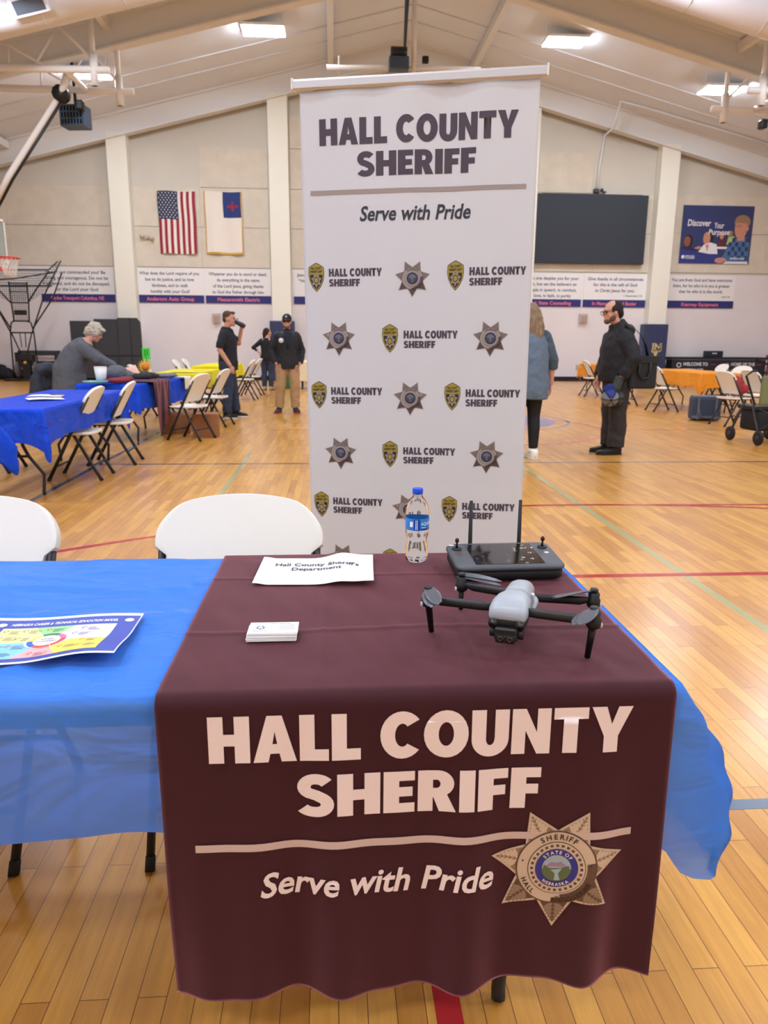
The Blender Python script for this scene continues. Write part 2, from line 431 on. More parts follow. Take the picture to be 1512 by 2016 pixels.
strip(-2.44, 7.77, 13, 7.77, .05, ML_NAVY, .0005)
strip(1.975, -3, 1.975, 7.6, .05, ML_TEAL, .0004); strip(-.96, 2.5, -.96, 8.6, .05, ML_TEAL, .0004)
strip(.6, 3.855, 9, 3.855, .055, ML_RED)
strip(.215, -2, .215, 1.6, .052, ML_RED)
strip(.5, 1.78, 6, 1.78, .045, ML_GREY)
strip(2.3, 5.66, 9, 5.45, .045, ML_RED, .0009)
arcline(1.95, -.55, 6.22, 52, 128, .05, ML_RED)
strip(-.9, 10.75, 12, 10.75, .05, ML_ORANGE, .0005)
arcline(2.2, 11.0, 1.85, 0, 360, .075, ML_PINK)
arcline(2.4, 12.1, 1.45, 0, 360, .05, ML_BLUE)
MB().add([(2.4 + 1.25 * cos(2 * pi * i / 40), 12.1 + 1.25 * sin(2 * pi * i / 40), .0007) for i in range(40)], [tuple(range(40))], 0, False).build('court_emblem', ML_BLUE, floor)
MB().add([(2.1, 11.2, .0011), (3.0, 10.75, .0011), (3.0, 11.5, .0011), (2.3, 11.8, .0011)], [(0, 1, 2, 3)], 0, False).build('court_emblem', ML_PINK, floor)
MB().add([(XL, 24.15, .0006), (XR, 24.15, .0006), (XR, 24.8, .0006), (XL, 24.8, .0006)], [(0, 1, 2, 3)], 0, False).build('court_border', ML_MAROON, floor)

def gable_wall(name, y):
    b = MB()
    for yy in (y, y + .25):
        pass
    pts = [(XL, 0), (XR, 0), (XR, ceil_z(XR)), (RX, RZ), (XL, ceil_z(XL))]
    vs = [(x, y, z) for x, z in pts] + [(x, y + .25, z) for x, z in pts]
    b.add(vs, [(0, 1, 2, 3, 4), (9, 8, 7, 6, 5)] + [(i, (i + 1) % 5, 5 + (i + 1) % 5, 5 + i) for i in range(5)], 0, False)
    return struct(b.build(name, M_PLAIN))
wall_back = gable_wall('wall_back', YF)
wall_near = gable_wall('wall_front', YN - .25)
struct(MB().box((XL - .1, (YN + YF) / 2, ceil_z(XL) / 2), (.2, YF - YN, ceil_z(XL))).build('wall_left', M_WHITE))
struct(MB().box((XR + .1, (YN + YF) / 2, ceil_z(XR) / 2), (.2, YF - YN, ceil_z(XR))).build('wall_right', M_WHITE))
# painted lower wall, burlap boards between the columns
def wpanel(x0, x1, z0, z1, m, d=.012):
    MB().box(((x0 + x1) / 2, YF - d / 2, (z0 + z1) / 2), (x1 - x0, d, z1 - z0)).build('wall_panel', m, wall_back)
wpanel(XL, XR, .13, 2.63, M_WHITE, .004)
for a, b in ((XL, -6.86), (-6.2, -1.97), (-1.3, 5.9), (6.56, 10.46), (11.1, XR)):
    wpanel(a, b, 2.63, 3.46, M_SIGNBAND if b < 11 else M_WHITE, .006)
G = .012
for a, b, rows in ((XL, -6.86, ((3.48, 4.67), (4.67, 5.82))), (-6.2, -1.97, ((3.48, 4.68), (4.68, 5.84))),
                   (-4.05, -1.97, ((5.84, 7.0),)), (-1.3, 5.9, ((3.48, 4.68), (4.68, 5.84), (5.84, 7.0), (7.0, 7.95))),
                   (6.56, 10.46, ((3.5, 4.7), (4.7, 5.9))), (6.56, 8.3, ((5.9, 7.1),)), (11.1, XR, ((3.52, 4.74), (4.74, 5.9)))):
    for z0, z1 in rows:
        xs = [a, b]
        if b - a > 3.3: xs = [a, (a + b) / 2, b]
        for i in range(len(xs) - 1): wpanel(xs[i] + (0 if i == 0 else .004), xs[i + 1], z0 + G, z1 - G / 2, M_BURLAP, .03)
for i, x in enumerate((-6.42, -1.61, 6.15, 10.66)):
    struct(MB().box((x, YF - .2, (ceil_z(x) - .5) / 2), (.6, .4, ceil_z(x) - .5)).build('trim_%d' % (i + 1), M_COLUMN, bevel=.01))
struct(MB().box(((XL + XR) / 2, YF - .012, .065), (XR - XL, .024, .13)).build('baseboard_back', M_BLACKRUB))

# ceiling
cb = MB()
for x0, x1 in ((XL, RX), (RX, XR)):
    q = [(x0, YN, ceil_z(x0)), (x1, YN, ceil_z(x1)), (x1, YF + .3, ceil_z(x1)), (x0, YF + .3, ceil_z(x0))]
    cb.add(q + [(a, b, c + .2) for a, b, c in q], [(0, 1, 2, 3), (7, 6, 5, 4), (0, 1, 5, 4), (2, 3, 7, 6), (1, 2, 6, 5), (3, 0, 4, 7)], 0, False)
ceiling = struct(cb.build('ceiling', M_CEIL))
# seams of the insulation sheeting and hangers showing on the ceiling
for y in (21.9, 22.9):
    for s in (-1, 1):
        x1 = RX + s * 13; MB().tube([(RX, y, RZ - .015), (x1, y, ceil_z(x1) - .015)], .018, 6).build('ceiling_seam', M_CEIL, ceiling)
# steel frames
def frame(y, n):
    b = MB()
    for prof in ([(-.15, -.66), (.15, -.66), (.15, -.615), (-.15, -.615)], [(-.02, -.62), (.02, -.62), (.02, .02), (-.02, .02)], [(-.13, -.05), (.13, -.05), (.13, .01), (-.13, .01)]):
        b.rings([[(x, y + dy, ceil_z(x) + dz) for dy, dz in prof] for x in (XL, RX, XR)], 0, False)
    return struct(b.build('trim_%d' % n, M_BEAM))
for i, y in enumerate((24.45, 18.62, 12.8, 7.0)): frame(y, 10 + i)
# purlins / braces between the frames
for i, x in enumerate((-9.6, 0.0, 4.28, 14.0)):
    struct(MB().box((x, 21.55, ceil_z(x) - .12 - .04), (.17, 5.7, .2)).build('trim_%d' % (20 + i), M_BEAM))

# lamps in view
M_TUBE = mat('lamp_tube', (1, 1, 1, 1), .5, emit=(.92, .97, 1.05, 1), estr=80)
def bay_lamp(x, y, label):
    z = ceil_z(x) - .27
    t = thing('bay_light', label, 'ceiling light', (x, y, z), 0, 'fluorescent high-bay lamps under the roof')
    MB().box((0, 0, .05), (1.06, .66, .07)).build('housing', M_STEELW, t, bevel=.01)
    for dy in (-.18, .18):
        MB().box((0, dy, 0), (1.02, .25, .028)).build('lamp_lens', M_TUBE, t, bevel=.008)
    for dx in (-.45, .45):
        MB().tube([(dx, 0, .08), (dx, 0, .27 - (SLOPE * dx * (1 if x + dx > RX else -1)))], .008, 6).build('hanger', M_STEELW, t)
    return t
bay_lamp(-1.65, 20.6, 'bright ceiling lamp nearest left of the tall white banner')
bay_lamp(6.0, 20.75, 'bright ceiling lamp nearest right of the tall white banner')
bay_lamp(-5.98, 20.6, 'bright ceiling lamp behind the left hoop frame')
bay_lamp(10.2, 20.6, 'bright ceiling lamp behind the right hoop frame')

# spiral ducts following the roof pitch
def duct(x0, x1, label):
    t = thing('air_duct', label, 'duct', (0, 16.3, 0))
    n = Vector((SLOPE * (1 if x0 < RX else -1), 0, -1)).normalized() * -1
    def at(x): return Vector((x, 0, ceil_z(x) - .5))
    MB().tube([at(x0), at(x1)], .42, 40).build('pipe', M_DUCT, t)
    k = int(abs(x1 - x0) / 1.5)
    for i in range(1, k):
        p = at(x0 + (x1 - x0) * i / k); d = (at(x1) - at(x0)).normalized() * .012
        MB().tube([p - d, p + d], .426, 40).build('seam_ring', M_DUCT, t)
    return t
dl = duct(-11.5, 2.0, 'round white air duct sloping under the roof on the left')
dr = duct(2.6, 16.5, 'round white air duct sloping under the roof on the right')
M_GRILLE = mat('grille_dark', rgb(80, 86, 96), .5)
p = Vector((-5.62, -.1, ceil_z(-5.62) - .5)); t_ = Matrix.Translation(p) @ Matrix.Rotation(-atan2(SLOPE, 1), 4, 'Y') @ Matrix.Rotation(radians(30), 4, 'X')
g = MB().box((0, -.37, 0), (.68, .1, .3), 0, t_)
gr = g.build('register', M_DUCT, dl)
gg = MB()
gg.box((0, -.423, 0), (.56, .006, .22), 0, t_)
gg.build('grille', M_GRILLE, gr)
# ------------------------------------------------------------------ cloths, tables, chairs
def smooth01(t): t = max(0, min(1, t)); return t * t * (3 - 2 * t)
def drape(x0, x1, y0, y1, zt, drop, step=.06, flare=(.05,) * 4, cdrop=(.06,) * 4, rip=.012, seed=0, wr=.003, rows=12, notop=False, fsq=1.0, mr=14, amp=.22):
    """a cloth laid over a rectangular top: corners are listed front-left, front-right, back-right, back-left"""
    rnd = random.Random(seed); ph = [rnd.uniform(0, 6.28) for _ in range(4)]
    per = []
    C4 = [(x0, y0), (x1, y0), (x1, y1), (x0, y1)]; N4 = [(0, -1), (1, 0), (0, 1), (-1, 0)]
    for i in range(4):
        a, b = C4[i], C4[(i + 1) % 4]; n = N4[i]; L_ = math.hypot(b[0] - a[0], b[1] - a[1]); k = max(2, int(L_ / step))
        for j in range(k + 1):
            t = j / k; d0, d1 = t * L_, (1 - t) * L_
            w0, w1 = max(0, 1 - d0 / .22), max(0, 1 - d1 / .22)
            per.append((a[0] + (b[0] - a[0]) * t, a[1] + (b[1] - a[1]) * t, n, w0 ** 2 * .45 * flare[i] + w1 ** 2 * .45 * flare[(i + 1) % 4],
                        w0 ** 2 * .5 * cdrop[i] + w1 ** 2 * .5 * cdrop[(i + 1) % 4]))
        m = N4[(i + 1) % 4]; c = (i + 1) % 4
        for j in range(1, 8):
            q = j / 8 * pi / 2; w_ = sin(j / 8 * pi)
            per.append((b[0], b[1], (n[0] * cos(q) + m[0] * sin(q), n[1] * cos(q) + m[1] * sin(q)), (.45 + .55 * w_) * flare[c], (.5 + .5 * w_) * cdrop[c]))
    n = len(per); b = MB(); R = []
    cx, cy = (x0 + x1) / 2, (y0 + y1) / 2
    hx, hy = (x1 - x0) / 2, (y1 - y0) / 2; inner = min(hx, hy)
    if not notop:
        for k in range(mr):
            q = k / mr; ring = []
            for (x, y, nn, fl, cd) in per:
                sx = max(0, hx - inner * (1 - q)) / hx; sy = max(1e-3, hy - inner * (1 - q)) / hy
                X, Y = cx + (x - cx) * sx, cy + (y - cy) * sy
                z = zt + wr * noise.noise(Vector((X * 4.2 + seed, Y * 4.2, 1))) + wr * .7 * abs(noise.noise(Vector((X * 11, Y * 9 + seed, 3)))) + (smooth01((-.292 - X) / .03) * (.042 * max(0, .17 - abs(noise.noise(Vector((X * 3.2 + Y * 2.2, Y * 6 - X * 1.6, seed + 9))))) + .03 * max(0, .14 - abs(noise.noise(Vector((X * 2 - Y * 1, Y * 9 + X * 3, seed + 21)))))) if mr > 20 else 0)
                ring.append((X, Y, z))
            R.append(ring)
    s = 0; arc = []
    for i, (x, y, nn, fl, cd) in enumerate(per):
        if i: s += math.hypot(x - per[i - 1][0], y - per[i - 1][1])
        arc.append(s)
    for k in range(rows + 1):
        t = k / rows; ring = []
        for i, (x, y, nn, fl, cd) in enumerate(per):
            s = arc[i] + .05 * i * 0; D = drop + cd
            r_ = rip * (sin(s * 17 + ph[0]) + .6 * sin(s * 31 + ph[1]) + .5 * noise.noise(Vector((s * 6, t * 2.5, seed))))
            o = .004 + (rip * 1.6 + r_) * t ** .8 + fl * (1 - (1 - min(1, t * 1.25)) ** 2.2) - fl * .5 * max(0, t - .72) ** 1.5 * 3
            o += fl * amp * noise.noise(Vector((s * 9 + nn[0] * 3, t * 5, nn[1] * 4 + seed))) * min(1, t * 4)
            z = zt - .006 * min(1, t * 20) - D * t - (.008 * sin(s * 9 + ph[2]) * t)
            ring.append((x + nn[0] * o, y + nn[1] * (o if fsq == 1 else min(o, .010)), z))
        R.append(ring)
    return b.rings(R, 0, True, False)

M_BLUEPL = thin_plastic('blue_plastic_sheet', rgb(8, 132, 255), rgb(200, 214, 235), clear=.06, rough=.34, tl=.45)
M_BLUEPL2 = thin_plastic('royal_blue_plastic_sheet', rgb(34, 84, 235), rgb(70, 130, 240), clear=.02, rough=.3, tl=.3)
M_YELLOWPL = thin_plastic('yellow_plastic_sheet', rgb(255, 246, 40), rgb(250, 235, 60), clear=.0, rough=.35, tl=.3)
M_ORANGEPL = thin_plastic('orange_plastic_sheet', rgb(255, 172, 60), rgb(250, 160, 60), clear=.0, rough=.35, tl=.3)
M_CREAM = mat('cream_cloth', rgb(236, 222, 186), .8)
M_TABLETOP = mat('table_plastic', rgb(212, 206, 196), .5)
M_LEG = mat('dark_grey_tube', rgb(44, 44, 47), .4, metal=.2)

def folding_table(loc, rz, L_, W_, label, group=None):
    t = thing('folding_table', label, 'table', loc, rz, group)
    MB().box((0, 0, .712), (L_, W_, .045)).build('tabletop', M_TABLETOP, t, bevel=.012)
    for e in (-1, 1):
        xe = e * (L_ / 2 - .24)
        for s in (-1, 1):
            path = [(xe - e * .02, s * .06, .69), (xe, s * .09, .6), (xe, s * .11, .42), (xe, s * .15, .33), (xe, s * .26, .18), (xe, s * (W_ / 2 - .135), .03), (xe, s * (W_ / 2 - .13), .006)]
            MB().tube(path, .0145, 8).build('leg', M_LEG, t)
        MB().tube([(xe, -.15, .33), (xe, .15, .33)], .011, 8).build('leg_crossbar', M_LEG, t)
        MB().tube([(xe, 0, .33), (xe - e * .42, 0, .69)], .009, 8).build('brace', M_LEG, t)
    return t

# ---- the display table in front
ZT = .742
folding_table((-.3575, 1.43, 0), 0, 1.83, .74, 'folding table in the foreground under the bright blue plastic cloth')
cl = drape(-1.27, .556, 1.062, 1.797, ZT, .235, step=.012, flare=(.0, .125, .06, .05), cdrop=(.0, .125, .06, .05), rip=.004, seed=4, wr=.004, rows=30, fsq=.12, mr=64, amp=.24)
tag(cl.build('tablecloth', M_BLUEPL), 'bright blue plastic tablecloth covering the foreground folding table', 'tablecloth')

M_MAROON = mat('maroon_polyester', (.040, .0085, .0125, 1), .7, var=.05, vscale=30, bump=.05, bscale=600, sheen=.75, spec=.2)
M_MAROON.node_tree.nodes['Principled BSDF'].inputs['Sheen Tint'].default_value = (.9, .36, .44, 1)
M_MAROON.node_tree.nodes['Principled BSDF'].inputs['Sheen Roughness'].default_value = .4
M_PRINTPINK = mat('pale_print', rgb(230, 212, 208), .6)
M_PRINTTAUPE = mat('taupe_print', rgb(196, 172, 164), .6)
RU0, RU1, FY, HEM = -.275, .541, 1.040, .196
def rwave(u, z):
    q = max(0, (.735 - z) / .55); A = .011 * q ** 1.25
    return A * (sin(u * 33 + .8) + .55 * sin(u * 57 + 2.1)) + .004 * q * noise.noise(Vector((u * 7, z * 6, 2)))
def rtopz(u, y):
    z = ZT + .0085
    for y0 in (1.30, 1.62): z += .0018 * math.exp(-((y - y0 - .01 * sin(u * 9)) / .006) ** 2)
    for u0 in (-.02, .24): z += .0018 * math.exp(-((u - u0 - .02 * (y - 1.4)) / .005) ** 2)
    return z + .0022 * noise.noise(Vector((u * 9, y * 7, 5))) + .0016 * noise.noise(Vector((u * 22 + y * 9, y * 6, 8)))
def rfront(u, z, d=0):
    return Vector((u + .004 * sin(u * 21 + z * 8) * max(0, .6 - z), FY - rwave(u, z) - d, z + .003 * sin(u * 26) * max(0, (.7 - z))))
def rpoint(u, s):
    """s in 0..1 back hem -> front hem"""
    back, top, r = .30, .70, .022
    T = back + r * pi / 2 + top + r * pi / 2 + (ZT + .0085 - r - HEM); x = s * T
    if x < back: return Vector((u, 1.820 + .006 * sin(u * 30) * (1 - x / back), ZT + .0085 - r - back + x))
    x -= back
    if x < r * pi / 2: a = x / r; return Vector((u, 1.820 - r + r * cos(a), ZT + .0085 - r + r * sin(a)))
    x -= r * pi / 2
    y_top0, y_top1 = 1.820 - r, FY + r; tl = y_top0 - y_top1
    if x < top: y = y_top0 - tl * x / top; e = min(1, x / .06, (top - x) / .06); return Vector((u, y, ZT + .0085 + (rtopz(u, y) - ZT - .0085) * e))
    x -= top
    if x < r * pi / 2: a = x / r; return Vector((u, y_top1 - r * sin(a), ZT + .0085 - r + r * cos(a)))
    x -= r * pi / 2
    z = ZT + .0085 - r - x; hem = .004 * sin(u * 31 + 1) + .003 * sin(u * 14)
    q = max(0, (.6 - z) / .4)
    return rfront(u, z - hem * min(1, q))
runner = MB().grid(lambda a, b: rpoint(RU0 + (RU1 - RU0) * a, b), 110, 260).build('table_runner', M_MAROON, None, solid=.0008, off=1)
tag(runner, 'maroon sheriff table runner hanging over the front of the foreground table', 'table runner')

# the seven-pointed badge, drawn once at unit radius
SB = ['silver', 'tan', 'dark', 'ink', 'blue', 'pale', 'mauve', 'green', 'water', 'brown']
M_SB = [mat('badge_silver', rgb(196, 172, 148), .5), mat('badge_tan', rgb(138, 112, 92), .5), mat('badge_umber', rgb(92, 66, 54), .5), mat('badge_ink', rgb(46, 36, 38), .5),
        mat('badge_blue', rgb(42, 46, 124), .5), mat('badge_cream', rgb(226, 208, 184), .5), mat('badge_mauve', rgb(150, 118, 140), .5), mat('badge_green', rgb(88, 100, 66), .5),
        mat('badge_water', rgb(150, 166, 172), .5), mat('badge_brown', rgb(58, 34, 28), .5)]
M_SBB = [mat('banner_star_%d' % i, rgb(*c), .5) for i, c in enumerate(((160, 150, 146), (124, 112, 108), (84, 72, 72), (46, 40, 44), (52, 58, 92), (190, 182, 176), (110, 104, 120), (70, 76, 80), (110, 116, 128), (70, 56, 56)))]
def star_pts(r0, r1, n=7, a0=-90): return [((r0 if i % 2 == 0 else r1) * cos(radians(a0 + i * 180 / n)), (r0 if i % 2 == 0 else r1) * sin(radians(a0 + i * 180 / n))) for i in range(2 * n)]
def badge(detail=True):
    d = Deco(); rnd = random.Random(3)
    P = star_pts(1.0, .6)
    d.poly(P, 0, 0)
    for i in range(7):
        tip = P[2 * i]; a, b = P[2 * i - 1], P[(2 * i + 1) % 14]
        sh = lambda p, k: (tip[0] * k + p[0] * (1 - k), tip[1] * k + p[1] * (1 - k))
        c = ((tip[0] + a[0] + b[0]) / 3, (tip[1] + a[1] + b[1]) / 3)
        q = [(c[0] + (p[0] - c[0]) * .78, c[1] + (p[1] - c[1]) * .78) for p in (tip, a, b)]
        low = tip[1] < -.3
        d.poly(q, 2 if low else 1, 1)
        if detail:
            ax = Vector((tip[0] - (a[0] + b[0]) / 2, tip[1] - (a[1] + b[1]) / 2)).normalized(); nx = Vector((-ax.y, ax.x)); base = Vector(((a[0] + b[0]) / 2, (a[1] + b[1]) / 2))
            for k in range(5):
                for s in (-1, 1):
                    o = base + ax * (.05 + k * .065); L_ = .17 * (1 - k / 6.5)
                    e = o + ax * L_ * .55 + nx * s * L_; m_ = o + ax * L_ * .75 + nx * s * L_ * .35; m2 = o + nx * s * L_ * .55 + ax * .02
                    d.poly([tuple(o), tuple(m2), tuple(e), tuple(m_)], 0 if not low else 1, 2)
    d.ell(0, 0, .60, .60, 2, 3, 48); d.ell(0, 0, .575, .575, 0, 4, 48)
    d.ring(0, 0, .45, .575, 2, 5, -80, 10, 20); d.ring(0, 0, .50, .575, 9, 6, -95, -25, 16)
    d.ell(0, 0, .425, .425, 3, 6, 40); d.ell(0, 0, .415, .415, 0, 7, 40)
    if detail:
        for i in range(28):
            a = 2 * pi * i / 28; d.ring(0, 0, .345, .385, 2, 8, math.degrees(a) - 3.5, math.degrees(a) + 3.5, 2)
    d.ell(0, 0, .315, .315, 4, 9, 36); d.ell(0, 0, .215, .215, 8, 10, 32)
    d.tri([_arc(0, 0, .213, .213, 180, 360, 16)], 7, 11)
    d.poly([(-.17, .03), (-.08, .1), (.0, .085), (.07, .11), (.16, .03)], 6, 11); d.poly([(-.2, -.02), (-.19, .06), (-.09, .0)], 7, 12); d.poly([(.2, -.03), (.18, .05), (.05, .0)], 7, 12)
    d.poly([(-.09, -.02), (.08, 0), (.03, -.08), (.06, -.19), (-.03, -.19), (-.02, -.08)], 8, 13)
    if detail:
        d.arc_text('SHERIFF', 0, 0, .465, .085, 88, 3, 8, 1, False, 1.3)
        d.arc_text('HALL', 0, 0, .545, .075, 214, 3, 8, 1, True, 1.3); d.arc_text('COUNTY', 0, 0, .545, .075, 296, 2, 8, 1, True, 1.15)
        d.arc_text('STATE OF', 0, 0, .238, .055, 88, 5, 12, 1, False, 1.25); d.arc_text('NEBRASKA', 0, 0, .29, .05, 268, 5, 12, 1, True, 1.35)
        d.ell(-.5, .12, .014, .014, 3, 8, 8); d.ell(.5, .06, .014, .014, 3, 8, 8)
    return d
BADGE = badge(True); BADGE_S = badge(False); BADGE_S.arc_text('SHERIFF', 0, 0, .45, .1, 88, 3, 8, 1, False, 1.3)

fm = lambda u, v, d: rfront(u, v, d + .0014)
d = Deco(); d.heavy_fit('HALL COUNTY', -.197, .471, .639, .079); d.heavy_fit('SHERIFF', -.064, .328, .5405, .074)
d.build('printed_lettering', M_PRINTPINK, runner, fm, .016)
d = Deco(); d.rect(-.225, .4815, .487, .495); d.build('printed_rule', M_PRINTTAUPE, runner, fm, .012)
d = Deco(); d.text('Serve with Pride', -.127, .3945, .045, 0, 0, 1, 'l', .2, fit=.383); d.build('printed_motto', M_PRINTPINK, runner, fm, .016)
d = Deco(); d.put(BADGE, .3635, .427, .113, .1165); d.build('printed_badge', M_SB, runner, lambda u, v, q: rfront(u, v, .0012 + q), .008, .00032)

# ---- folding chairs
M_CHAIRPL = mat('white_chair_plastic', rgb(232, 228, 218), .5, bump=.04, bscale=300)
M_CHAIRMET = mat('charcoal_chair_tube', rgb(40, 40, 43), .38, metal=.2)
M_CAPRUB = mat('chair_foot_rubber', rgb(18, 18, 19), .7)
def make_chair(label, loc, rz, group):
    t = thing('folding_chair', label, 'chair', loc, rz, group)
    def post(z): return -.232 + (.86 - z) / .86 * .465      # y of the long post at height z
    for s in (-1, 1):
        pth = [(s * .212, post(.77), .77), (s * .212, post(.5), .5), (s * .205, post(.3), .3), (s * .2, post(.012), .012)]
        l = MB().tube(pth, .0105, 10, r2=.0165, side=(1, 0, 0)).build('front_leg', M_CHAIRMET, t)
        MB().tube([(s * .2, post(.03), .03), (s * .2, post(.0), .0)], .0125, 10, r2=.019, side=(1, 0, 0)).build('foot_cap', M_CAPRUB, l)
        l = MB().tube([(s * .183, .02, .50), (s * .183, -.03, .4), (s * .19, -.2, .08), (s * .19, -.235, .012)], .010, 10, r2=.0155, side=(1, 0, 0)).build('rear_leg', M_CHAIRMET, t)
        MB().tube([(s * .19, -.228, .03), (s * .19, -.244, 0)], .012, 10, r2=.018, side=(1, 0, 0)).build('foot_cap', M_CAPRUB, l)
    b = MB(); b.tube([(-.2, post(.13), .13), (.2, post(.13), .13)], .009, 8); b.build('front_stretcher', M_CHAIRMET, t)
    b = MB(); b.tube([(-.188, -.17, .14), (.188, -.17, .14)], .009, 8); b.build('rear_stretcher', M_CHAIRMET, t)
    b = MB(); b.tube([(-.2, .03, .415), (-.19, .2, .425), (.19, .2, .425), (.2, .03, .415)], .009, 8); b.tube([(-.2, -.1, .41), (.2, -.1, .41)], .009, 8); b.build('seat_frame', M_CHAIRMET, t)
    # seat: a dished slab with rounded corners
    def seat(u, v):
        a, c = u * 2 - 1, v * 2 - 1
        k = 1 - .16 * abs(c) ** 6
        x = a * .205 * k; y = .02 + c * .205 * (1 - .1 * abs(a) ** 6)
        return (x, y, .448 - .014 * (1 - a * a) * (1 - (c - .1) ** 2 * .6) - .012 * max(0, c - .6) ** 2 * 6)
    MB().grid(seat, 14, 14).build('seat', M_CHAIRPL, t, solid=.026, off=-1, bevel=.008)
    def back(u, v):
        a = u * 2 - 1; v = 1 - (1 - v) ** 1.5; z = .5 + .336 * v
        hw = .196 + .034 * smooth01((v - .58) / .12)
        rx_, rz_ = .092, .082; dz = max(0, z - (.836 - rz_))
        hw = hw - rx_ + rx_ * sqrt(max(0, 1 - (dz / rz_) ** 2))
        zz = z + .013 * (1 - (a * hw / .14) ** 2) * max(0, (v - .5) * 2)
        return (a * hw, post(zz) + .012 - .026 * (1 - (a * hw / .23) ** 2), zz)
    MB().grid(back, 24, 26).build('backrest', M_CHAIRPL, t, solid=.024, off=0, bevel=.009)
    return t
chair0 = make_chair('white folding chair at the foreground table, back in front of the tall banner', (-.262, 1.838, 0), pi, 'folding chairs behind the foreground table')
dup(chair0, (-.985, 1.845, 0), pi - .02, 'white folding chair at the foreground table, cut off by the left edge of the photo')

# ---- roll-up banner
M_VINYL = mat('white_vinyl', rgb(212, 215, 222), .55, var=.012, vscale=2)
M_ALU = mat('brushed_aluminium', rgb(206, 206, 210), .35, metal=.6)
M_INK = mat('plum_ink', rgb(76, 66, 80), .55)
M_INK2 = mat('slate_ink', rgb(54, 58, 70), .55)
M_RULE = mat('warm_grey_ink', rgb(160, 150, 146), .55)
M_SH = [mat('shield_gold', rgb(164, 148, 62), .5), mat('shield_ink', rgb(50, 42, 46), .5), mat('shield_brown', rgb(70, 56, 58), .5), mat('shield_silver', rgb(150, 142, 130), .5)]
BO = Vector((-.1066, 2.7607, 2.109)); byaw = radians(-13.36)
ban = thing('rollup_banner', 'tall white roll-up sheriff banner standing behind the foreground table', 'banner', (BO.x + .4 * cos(byaw) , BO.y + .4 * sin(byaw) , 0), byaw)
# local frame: x along the sheet, z up; the sheet leans a little
def bpt(u, v, d=0):
    """u 0..0.8 from the left, v metres below the top"""
    lean, roll = .0196, .0061
    x = (u - .4); z = 2.109 - v * cos(lean) + (u) * roll
    wv = .004 * sin(u * 26 + 1) * max(0, 1 - v / .5) + .003 * sin(u * 15 + v) + .0012 * math.exp(-((v - 1.35) / .01) ** 2)
    return Vector((x + v * .006, v * sin(lean) - .0 + wv - d, z))
sheet = MB().grid(lambda a, b: bpt(a * .8, .012 + b * 2.02), 60, 120).build('banner_sheet', M_VINYL, ban, solid=.0008, off=1)
bf = lambda u, v, d: bpt(u, -v, d + .0005)
d = Deco(); d.heavy_fit('HALL COUNTY', .066, .735, -.183, .083); d.heavy_fit('SHERIFF', .196, .6, -.284, .077); d.build('printed_lettering', M_INK, sheet, bf, .04)
d = Deco(); d.rect(.03, -.340, .769, -.325); d.build('printed_rule', M_RULE, sheet, bf, .05)
d = Deco(); d.text('Serve with Pride', .203, -.427, .048, 0, 0, 1, 'l', .2, fit=.382); d.build('printed_motto', M_INK2, sheet, bf, .05)
SHIELD = Deco()
def shield_out(k): return [(x * k, y * k + .0) for x, y in ([(-.36, .34), (-.2, .42), (0, .5), (.2, .42), (.36, .34), (.38, .1), (.33, -.12), (.2, -.33), (0, -.5), (-.2, -.33), (-.33, -.12), (-.38, .1)])]
SHIELD.poly(shield_out(1.0), 1, 0).poly(shield_out(.95), 0, 1).poly([(-.3, .09), (.3, .09), (.29, -.08), (.18, -.27), (0, -.42), (-.18, -.27), (-.29, -.08)], 1, 2)
SHIELD.poly([(x * .27, y * .27 - .1) for x, y in star_pts(1, .6)], 3, 3).ell(0, -.1, .12, .12, 1, 4, 16).ell(0, -.1, .09, .09, 0, 5, 16)
SHIELD.text('HALL COUNTY', 0, .27, .085, 1, 3, 1, 'c', fit=.5).text('SHERIFF DEPT', 0, .15, .085, 1, 3, 1, 'c', fit=.6)
def shield_at(cx, v):
    q = Deco(); q.put(SHIELD, cx, -v, .076, .1); q.build('shield_emblem', M_SH, sheet, bf, 0, .0004)
def words_at(u, v):
    q = Deco(); q.heavy_fit('HALL COUNTY', u, u + .192, -v - .0, .0265); q.heavy_fit('SHERIFF', u, u + .113, -v - .0315 - .002, .0245)
    q.build('printed_lettering', M_INK, sheet, bf)
def star_at(cx, v):
    q = Deco(); q.put(BADGE_S, cx, -v, .063, .064); q.build('star_emblem', M_SBB, sheet, bf, 0, .0003)
for v in (.612, 1.028, 1.445):
    shield_at(.044, v); words_at(.09, v - .002); star_at(.39 - (v - .612) * .012, v + .008); shield_at(.54 - (v - .6) * .006, v); words_at(.588 - (v - .6) * .006, v)
for v in (.824, 1.243, 1.66):
    star_at(.123, v); shield_at(.311, v); words_at(.36, v); star_at(.667, v)
b = MB(); rail = [bpt(-.022, 0), bpt(.822, 0)]
b.rings([[p + Vector((0, y, z)) for y, z in ((-.012, -.006), (-.012, .016), (-.006, .024), (.008, .024), (.012, .016), (.012, -.006))] for p in rail], 0, False)
rl = b.build('top_rail', M_ALU, ban, bevel=.002)
for p in rail: MB().box(p + Vector((0, 0, .009)), (.006, .03, .036)).build('end_cap', M_STEELW, rl, bevel=.001)
base = MB().box((0, .045, .055), (.86, .1, .085)).build('cassette_base', M_ALU, ban, bevel=.012)
for x in (-.28, .28): MB().box((x, .045, .009), (.05, .42, .01)).build('foot', M_ALU, ban, bevel=.003)
MB().tube([(0, .06, .09), (0, .075, 1.2), (0, .03, 2.1)], .009, 8).build('support_pole', M_ALU, ban)

